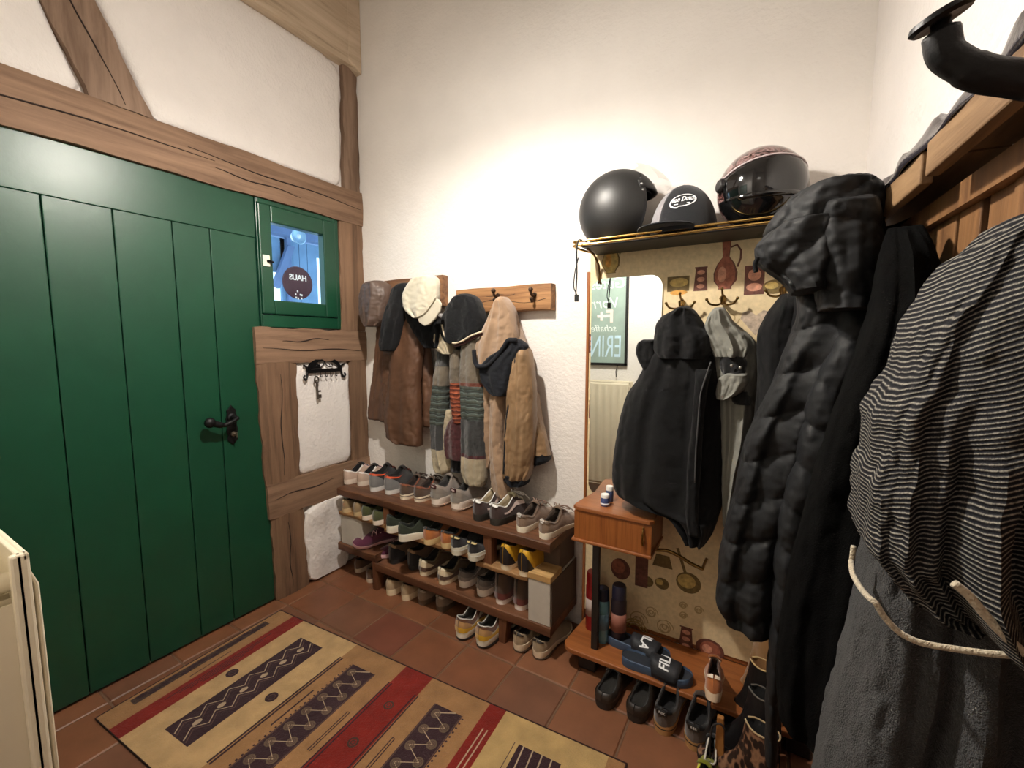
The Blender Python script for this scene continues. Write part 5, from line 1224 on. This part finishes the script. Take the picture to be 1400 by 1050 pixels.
# long black coat between puffer and striped shawl
VOID = cloth('black_velvet_coat', srgb(5, 5, 5), 1, 400, .3, .2, 0)
VOID.node_tree.nodes['Principled BSDF'].inputs['Specular IOR Level'].default_value = .08
t = wthing('long_coat', 'long plain black coat hanging on the plank panel, right of the puffer coat', 'coat', (2.4, -.72, .25))
drape('body', [(1.611,2.43,2.479),(1.585,2.423,2.488),(1.545,2.419,2.498),(1.465,2.411,2.516),(1.384,2.394,2.523),(1.272,2.368,2.529),(1.155,2.345,2.53),(1.035,2.326,2.53),(0.878,2.305,2.532),(0.716,2.297,2.529),(0.593,2.307,2.531),(0.584,2.332,2.521)], [.82, .8, .78, .77] + [.765] * 8, [.87, .90, .92, .94] + [.96] * 8, VOID, t, 2.4, .012, 38)

# striped knit shawl and grey coat close to the camera
DEN, nt, b = _mat('striped_knit')
v = _coord(nt)
nz = _noise(nt, v, 5, 3)
wv = nt.nodes.new('ShaderNodeTexWave'); wv.bands_direction = 'Z'; wv.inputs['Scale'].default_value = 70; wv.inputs['Distortion'].default_value = 11; wv.inputs['Detail'].default_value = 2; wv.inputs['Detail Scale'].default_value = .1
rt = nt.nodes.new('ShaderNodeVectorRotate'); rt.inputs['Angle'].default_value = .5; rt.rotation_type = 'Y_AXIS'
nt.links.new(v, rt.inputs['Vector']); nt.links.new(rt.outputs[0], wv.inputs['Vector'])
br = _noise(nt, v, 420, 3, .7)
mt = nt.nodes.new('ShaderNodeMath'); mt.operation = 'MULTIPLY_ADD'; nt.links.new(br, mt.inputs[0]); mt.inputs[1].default_value = .55; ms = nt.nodes.new('ShaderNodeMath'); ms.operation = 'MULTIPLY'; ms.inputs[1].default_value = .5; nt.links.new(wv.outputs['Fac'], ms.inputs[0]); nt.links.new(ms.outputs[0], mt.inputs[2])
nt.links.new(_ramp(nt, mt.outputs[0], [(.0, srgb(14, 15, 20)), (.5, srgb(28, 28, 33)), (.64, srgb(66, 64, 62)), (.84, srgb(160, 154, 142))]), b.inputs['Base Color'])
b.inputs['Roughness'].default_value = .95; b.inputs['Specular IOR Level'].default_value = .2
_bump(nt, b, mt.outputs[0], .7, .004)
GWOOL = cloth('grey_wool', srgb(60, 60, 60), .95, 420, 1.0, .3, .1)
t = wthing('wool_coat', 'dark grey wool coat hanging below the striped shawl at the right edge', 'coat', (2.45, -1.15, .1))
drape('skirt', [(1.139,2.386,2.572),(1.1,2.384,2.58),(1.06,2.381,2.589),(0.978,2.376,2.601),(0.915,2.368,2.608),(0.815,2.354,2.617),(0.645,2.338,2.635)], 1.0, 1.28, GWOOL, t, 3, .03, 39, nu=130, sharp=.7, wr=.008)
t = wthing('striped_shawl', 'navy and white fine-striped knitted jacket with frayed cream hem, nearest on the right', 'jacket', (2.47, -1.2, .9))
drape('body', [(1.539,2.478,2.518),(1.516,2.459,2.52),(1.503,2.444,2.521),(1.468,2.429,2.523),(1.43,2.409,2.526),(1.41,2.401,2.526),(1.362,2.392,2.528),(1.328,2.376,2.53),(1.304,2.369,2.531),(1.257,2.369,2.533),(1.226,2.363,2.534),(1.181,2.364,2.537),(1.154,2.364,2.538),(1.132,2.377,2.539),(1.104,2.403,2.541),(1.095,2.449,2.541)], 1.02, 1.34, DEN, t, 2.4, .03, 40, nu=150, nv=160, sharp=.7, wr=.01)
FRAY = cloth('frayed_cream', srgb(204, 190, 164), .95, 260, .8, .1)
cord('frayed_hem', [(2.363,-1.2,1.125),(2.362,-1.2,1.104)] + [(2.356,-1.26,1.11)] + [(2.357,-1.31,1.117)] + [(2.361,-1.35,1.126),(2.37,-1.35,1.112),(2.387,-1.35,1.097),(2.402,-1.35,1.094),(2.438,-1.35,1.099),(2.476,-1.35,1.108)], .0032, FRAY, t)
cord('frayed_fold', [(2.414,-1.37,1.172),(2.423,-1.37,1.165),(2.436,-1.37,1.149),(2.45,-1.37,1.133),(2.464,-1.37,1.12)], .004, FRAY, t)

# ------------------------------------------------------------------ plank panel with shelf batten on the right wall
PLANK = wood('plank_pine', srgb(100, 68, 42), srgb(152, 110, 70), 2, .5, .06, 26, .4, .4)
BATT = wood('batten_pine', srgb(118, 90, 62), srgb(166, 134, 98), 1, .6, .06, 26, .4, .3)
t = wthing('plank_wardrobe', 'open wooden plank wardrobe panel with a batten shelf on the right wall', 'wardrobe', rw(.9, .05, 0))
u = .36; k = 0; rr = random.Random(5)
while u < 1.85:
    wd = rr.choice((.075, .09, .1)); g = .012 if k % 3 == 1 else .003
    if .80 < u < .92: g = .016
    m = MB(); d = rr.uniform(.0, .006); rbox(m, u, u + wd, .008 + d, .03 + d, .08, 1.66); m.build('plank', PLANK, t, bevel=.002)
    u += wd + g; k += 1
m = MB(); rbox(m, .34, .93, .0, .095, 1.70, 1.714); m.build('shelf', BATT, t)
m = MB(); rbox(m, .94, 1.95, .0, .095, 1.70, 1.714); m.build('shelf', BATT, t)
m = MB(); rbox(m, .34, .915, .084, .102, 1.664, 1.718); m.build('front_batten', BATT, t, bevel=.003)
m = MB(); rbox(m, .952, 1.75, .086, .106, 1.664, 1.718); m.build('front_batten', BATT, t, bevel=.003)
m = MB(); p0 = rw(.62, .03, 1.67); m.tube(smooth_path([tuple(p0), tuple(rw(.62, .075, 1.655)), (2.40, -.63, 1.66), (2.385, -.635, 1.69)], 5), .006, 8); m.build('iron_hook', IRON, t, smooth=40)
m = MB(); rbox(m, .4, 1.75, .032, .05, 1.62, 1.66); m.build('back_rail', PLANK, t)
# black iron coat hook with a mushroom knob, very near
h = wthing('coat_hook', 'big black iron coat hook with a flat mushroom knob at the top right', 'hook', rw(1.2, .1, 1.7))
P = smooth_path([(2.424, -1.400, 1.603), (2.410, -1.400, 1.610), (2.393, -1.400, 1.618), (2.378, -1.400, 1.630), (2.367, -1.400, 1.644), (2.364, -1.400, 1.659)], 5)
m = MB(); m.tube(P, [.0135] * 14 + [.0125] * (len(P) - 14), 14); m.build('arm', IRON, h, smooth=True)
K = Vector((2.363, -1.400, 1.671)); T = Vector((2.364, -1.400, 1.659))
m = MB(); m.tube([T, K], .007, 12); m.build('neck', IRON, h, smooth=40)
m = MB(); Q = Vector((-.36, -.2, .93)).to_track_quat('Z', 'Y').to_matrix().to_4x4(); m.lathe([(.0, -.002), (.019, -.003), (.0215, .0), (.0195, .004), (.01, .006), (.0, .0065)], K, 28, M=Q); m.build('knob', IRON, h, smooth=45)
# dark plastic lying on the shelf
t = wthing('plastic_bag', 'crumpled dark plastic bag lying along the wardrobe shelf', 'bag', rw(1.0, .06, 1.72))
m = MB(); rr = random.Random(2)
def bag(u, v):
    uu = .42 + 1.25 * u; th = PI * v
    hgt = .05 + .014 * math.sin(u * 23) + .008 * math.sin(u * 51 + 1)
    return rw(uu, .055 + .05 * math.cos(th) + .004 * math.sin(u * 40 + v * 9), 1.7155 + max(0, hgt * math.sin(th) * (1 + .15 * math.sin(u * 60 + v * 14))))
m.grid(bag, 90, 12); m.build('foil', plain('dark_foil', srgb(52, 48, 54), .18, 0, .6, 30, .2, 10, .3), t, smooth=True, solid=.002)

# ------------------------------------------------------------------ rug
rug = wthing('rug', 'patterned runner rug in cream, tan and red with dark zigzag panels', 'rug', (1.0, -1.0, 0))
RO = Vector((.152, -.696, 0)); E1 = Vector((.9984, .0565, 0)); E2 = Vector((.0565, -.9984, 0))
cols = dict(edge=(44, 22, 20), tan=(148, 110, 72), cream=(180, 148, 104), red=(118, 30, 22), dark=(50, 30, 36), line=(84, 62, 56), yell=(178, 148, 98), pale=(168, 148, 122), dot=(96, 80, 64), mott=(66, 48, 40))
ck = list(cols); RM = [cloth('rug_' + k, srgb(*c), 1, 240, .6, .16, .1) for k, c in cols.items()]
m = MB(); LV = [.0]
def rp(a, b, z): p = RO + E1 * a + E2 * b; return (p.x, p.y, z)
def quad(pts, c, lv):
    z = .008 + .0002 * lv
    m.add([rp(a, b, z) for a, b in pts], [tuple(range(len(pts)))], ck.index(c))
def rect(a0, a1, b0, b1, c, lv): quad([(a0, b0), (a1, b0), (a1, b1), (a0, b1)], c, lv)
def strip(pts, w, c, lv):
    n = len(pts); L = []; R_ = []
    for i in range(n):
        p = Vector(pts[max(0, i - 1)]); q = Vector(pts[min(n - 1, i + 1)]); t_ = (q - p).normalized(); nn = Vector((-t_.y, t_.x)) * w / 2
        L.append(Vector(pts[i]) + nn); R_.append(Vector(pts[i]) - nn)
    z = .008 + .0002 * lv
    m.add([rp(p.x, p.y, z) for p in L] + [rp(p.x, p.y, z) for p in R_], [(i, i + 1, n + i + 1, n + i) for i in range(n - 1)], ck.index(c))
def disc(a, b, r, c, lv, ry=None): quad([(a + r * math.cos(i * PI / 12), b + (ry or r) * math.sin(i * PI / 12)) for i in range(24)], c, lv)
def ringd(a, b, r, w, c, lv): strip([(a + r * math.cos(i * PI / 10), b + r * math.sin(i * PI / 10)) for i in range(21)], w, c, lv)
A0, A1, BW = -.036, 1.762, .742
P = [rp(A0, 0, 0), rp(A1, 0, 0), rp(A1, BW, 0), rp(A0, BW, 0)]
m.prism(P, (0, 0, .008), ck.index('edge'))
e = .006
for a0, a1, c in ((A0 + e, .074, 'tan'), (.074, .152, 'red'), (.152, .524, 'cream'), (.524, .818, 'tan'), (.818, .961, 'red'), (.961, 1.237, 'tan'), (1.237, 1.308, 'red'), (1.308, 1.70, 'yell'), (1.70, A1 - e, 'tan')): rect(a0, a1, e, BW - .002, c, 1)
rect(-.016, .022, .098, .645, 'mott', 2)
for i in range(14): disc(.003 + .008 * math.sin(i * 2.3), .13 + i * .037, .012, 'dark', 3, .02)
for k in range(4): strip([(.098 + .01 * k, .14 + .05 * k), (.1 + .01 * k, .58 - .04 * k)], .004, 'dark', 2)
strip([(.05, .3), (.054, .47)], .004, 'dark', 2)
rect(.25, .40, .094, .646, 'dark', 2)
for k, off in enumerate((.285, .3, .345, .36)):
    strip([(off + .018 * (1 if (i % 2) else -1) * (1 if k < 2 else 1), .1 + i * .0415) for i in range(14)], .0045, 'line' if k % 2 else 'pale', 3)
for i in range(6): disc(.322, .15 + i * .085, .011, 'pale', 3, .016)
disc(.19, .375, .024, 'dark', 2); ringd(.19, .375, .013, .003, 'line', 3); disc(.457, .377, .024, 'dark', 2); ringd(.457, .377, .013, .003, 'line', 3)
for a in (.521, .534): strip([(a, .097), (a, .646)], .008, 'dark', 2)
strip([(.574, .278), (.575, .458)], .007, 'dark', 2)
def zigpanel(a0, a1):
    rect(a0, a1, .103, .646, 'dark', 2); n = 15; st_ = (.646 - .103) / n
    strip([((a0 + .025) if i % 2 else (a1 - .03), .103 + st_ * i) for i in range(n + 1)], .006, 'pale', 4)
    for i in range(n):
        a = (a1 - .032) if i % 2 else (a0 + .032); b = .103 + st_ * (i + .5)
        a = a if i % 2 == 0 else a
        disc(a, b + st_ * .5, .019, 'dot', 3); ringd(a, b + st_ * .5, .0125, .003, 'line', 4); ringd(a, b + st_ * .5, .006, .003, 'line', 4)
    strip([(a0 + .004, .103), (a0 + .004, .646)], .004, 'line', 3); strip([(a1 - .004, .103), (a1 - .004, .646)], .004, 'line', 3)
zigpanel(.603, .734); zigpanel(1.046, 1.175)
for i in range(26): disc(.598, .115 + i * .02, .004, 'dark', 2); disc(1.181, .115 + i * .02, .004, 'dark', 2)
for a, b0, b1 in ((.782, .287, .46), (1.009, .29, .47)):
    strip([(a - .005, b0), (a - .005, b1), (a + .005, b1), (a + .005, b0), (a - .005, b0)], .004, 'dark', 2)
for a in (.815, .828, .952, .966): strip([(a, .106), (a, .646)], .006, 'dark', 2)
for b in (.193, .368, .55): disc(.894, b, .02, 'mott', 2); ringd(.894, b, .011, .004, 'red', 3); disc(.894, b, .005, 'red', 3)
for a in (1.269, 1.287): strip([(a, .11), (a, .6)], .005, 'pale', 2)
rect(1.412, 1.568, .106, .646, 'dark', 2)
for k in range(4): strip([(1.43 + .035 * k, .106), (1.45 + .035 * k, .38), (1.43 + .035 * k, .646)], .005, 'pale', 3)
strip([(1.396, .106), (1.396, .6)], .003, 'line', 2)
m.build('pile', RM, rug, fix=False)

# ------------------------------------------------------------------ radiator, chalkboard on the front wall
RAD = plain('radiator_enamel', srgb(226, 214, 188), .4, 0, 0, 60, .03)
ra = wthing('radiator', 'cream panel radiator under the chalkboard on the near wall', 'radiator', (.75, -1.81, .16))
FY = -1.752; RX0, RX1, RZ0, RZ1 = .22, 1.262, .16, 1.07
m = MB(); nw = 16
pr_ = []
m.box(RX0, FY - .011, RZ0, RX1, FY - .004, RZ1)
m.build('rear_of_front_plate', RAD, ra, bevel=.002)
m = MB(); n = 96; vs = []; fs = []
for i in range(n + 1):
    x = RX0 + .012 + (RX1 - RX0 - .024) * i / n; w = .5 + .5 * math.cos(2 * PI * i / 6)
    for z, s in ((RZ0 + .012, 0), (RZ0 + .03, 0), (RZ0 + .06, 1), (RZ1 - .06, 1), (RZ1 - .03, 0), (RZ1 - .012, 0)): vs.append((x, FY - .004 + .006 + (.009 * w * s), z))
for i in range(n):
    for k in range(5): fs.append((i * 6 + k, i * 6 + 6 + k, i * 6 + 7 + k, i * 6 + 1 + k))
m.add(vs, fs); m.build('front_plate', RAD, ra, smooth=True, solid=.004)
m = MB(); m.box(RX0, FY - .006, RZ0, RX1, FY + .004, RZ0 + .014); m.box(RX0, FY - .006, RZ1 - .014, RX1, FY + .004, RZ1); m.box(RX1 - .014, FY - .018, RZ0, RX1, FY + .004, RZ1); m.box(RX0, FY - .018, RZ0, RX0 + .014, FY + .004, RZ1); m.build('plate_rim', RAD, ra, bevel=.004)
m = MB(); m.box(RX0, -1.845, RZ0, RX1, -1.828, RZ1); m.build('rear_plate', RAD, ra, bevel=.004)
for i in range(3):
    m = MB(); m.tube([(RX1 - .05 - i * .4, FY - .01, RZ1 - .055), (RX1 - .05 - i * .4, -1.83, RZ1 - .055)], .016, 14); m.build('header_tube', RAD, ra, smooth=40)
m = MB()
for i in range(40): m.box(RX0 + .05 + i * .025, FY - .055, RZ0 + .05, RX0 + .052 + i * .025, FY - .012, RZ1 - .08)
m.build('convector_fins', RAD, ra)
m = MB(); m.tube([(RX1 - .03, -1.80, 0), (RX1 - .03, -1.80, RZ0 + .1)], .011, 12); m.build('supply_pipe', RAD, ra, smooth=40)
cb = wthing('chalkboard', 'green chalkboard with chalk writing and black frame, seen in the mirror', 'chalkboard', (.8, -1.868, 1.19))
BX0, BX1, BZ0, BZ1 = .3, 1.2, 1.2, 2.14
m = MB(); m.box(BX0 + .02, -1.872, BZ0 + .02, BX1 - .02, -1.858, BZ1 - .02); m.build('slate', plain('slate_green', srgb(150, 168, 158), .8, 0, .1, 40, .12, 6), cb)
m = MB(); m.box(BX0, -1.873, BZ0, BX1, -1.85, BZ0 + .022); m.box(BX0, -1.873, BZ1 - .022, BX1, -1.85, BZ1); m.box(BX0, -1.873, BZ0, BX0 + .022, -1.85, BZ1); m.box(BX1 - .022, -1.873, BZ0, BX1, -1.85, BZ1); m.build('frame', BLACK_LAC, cb, bevel=.002)
CHALK = plain('chalk', srgb(226, 234, 228), .95); CHALK_P = plain('chalk_pink', srgb(236, 214, 204), .95); CHALK_B = plain('chalk_blue', srgb(196, 222, 236), .95)
def chalk(body, x, z, size, mt=CHALK, shear=.2, sx=1, **k):
    M = Matrix.Translation((x, -1.8575, z)) @ Matrix(((-sx, 0, 0, 0), (0, 0, 1, 0), (0, 1, 0, 0), (0, 0, 0, 1)))
    return text('chalk_lettering', body, size, mt, cb, M, shear=shear, **k)
chalk('Gutes', 1.02, 1.9, .13); chalk('Vorr', 1.0, 1.735, .13); chalk('F+', 1.0, 1.62, .14, CHALK_P, 0, offset=.006); chalk('schaffen', .97, 1.52, .085); chalk('ERINN', .955, 1.355, .27, CHALK_B, 0, sx=.5)
m = MB(); m.tube([(1.12, -1.862, 1.215), (1.11, -1.842, 1.15), (1.115, -1.84, 1.1)], .004, 6); m.build('cord', plain('black_cord', srgb(40, 34, 32), .7), cb, smooth=True)

# ------------------------------------------------------------------ ceiling lamp just above the picture
LX, LY, LZ = 1.28, -1.02, 2.47
la = wthing('pendant_lamp', 'white pendant lamp with conical shade hanging over the hall', 'lamp', (LX, LY, LZ))
m = MB(); m.lathe([(.028, .13), (.05, .12), (.09, .0), (.093, .0), (.054, .124), (.03, .136)], (LX, LY, LZ - .02), 32); m.build('shade', WHITE_METAL, la, smooth=40)
m = MB(); m.tube([(LX, LY, LZ + .11), (LX, LY, ZC)], .004, 8); m.build('cable', plain('cable_white', srgb(220, 216, 208), .5), la)
m = MB(); m.ball((LX, LY, LZ + .065), .026, 1, 1, 1.2); m.build('bulb', emit('bulb_glow', (1, .86, .66), 25), la, smooth=True)

# ------------------------------------------------------------------ light, camera
def light(kind, name, loc, energy, color, **k):
    l = D.lights.new(name, kind); l.energy = energy; l.color = color
    for a, b in k.items(): setattr(l, a, b)
    o = D.objects.new(name, l); COL.objects.link(o); o.location = loc; return o
WARM = (1, .94, .865)
light('POINT', 'pendant_bulb_light', (LX, LY, LZ + .005), 78, WARM, shadow_soft_size=.028)
light('POINT', 'added_upper_wall_fill', (LX, LY, LZ - .06), 24, WARM, shadow_soft_size=.04)  # added lamp below the opaque shade, fills the upper wall
light('POINT', 'added_hallway_fill', (2.05, -2.75, 2.6), 1.6, WARM, shadow_soft_size=.15)  # added unseen lamp behind the camera, a weak warm fill
W = D.worlds.new('outdoors'); SC.world = W; W.use_nodes = True
bg = W.node_tree.nodes['Background']; bg.inputs['Color'].default_value = (.55, .78, 1, 1); bg.inputs['Strength'].default_value = 2.3
cam = D.cameras.new('camera'); co = D.objects.new('camera', cam); COL.objects.link(co)
cam.sensor_width = 36; cam.lens = 593 / 1400 * 36; cam.clip_start = .02
co.location = (2.254, -1.922, 1.4); co.rotation_euler = (math.radians(90 - 5.490), 0, math.radians(30.791))
SC.camera = co
SC.view_settings.view_transform = 'Standard'; SC.view_settings.look = 'None'; SC.view_settings.gamma = 1; SC.view_settings.use_curve_mapping = False
SC.view_settings.exposure = .28
SC.cycles.max_bounces = 8; SC.cycles.diffuse_bounces = 4; SC.cycles.transparent_max_bounces = 12
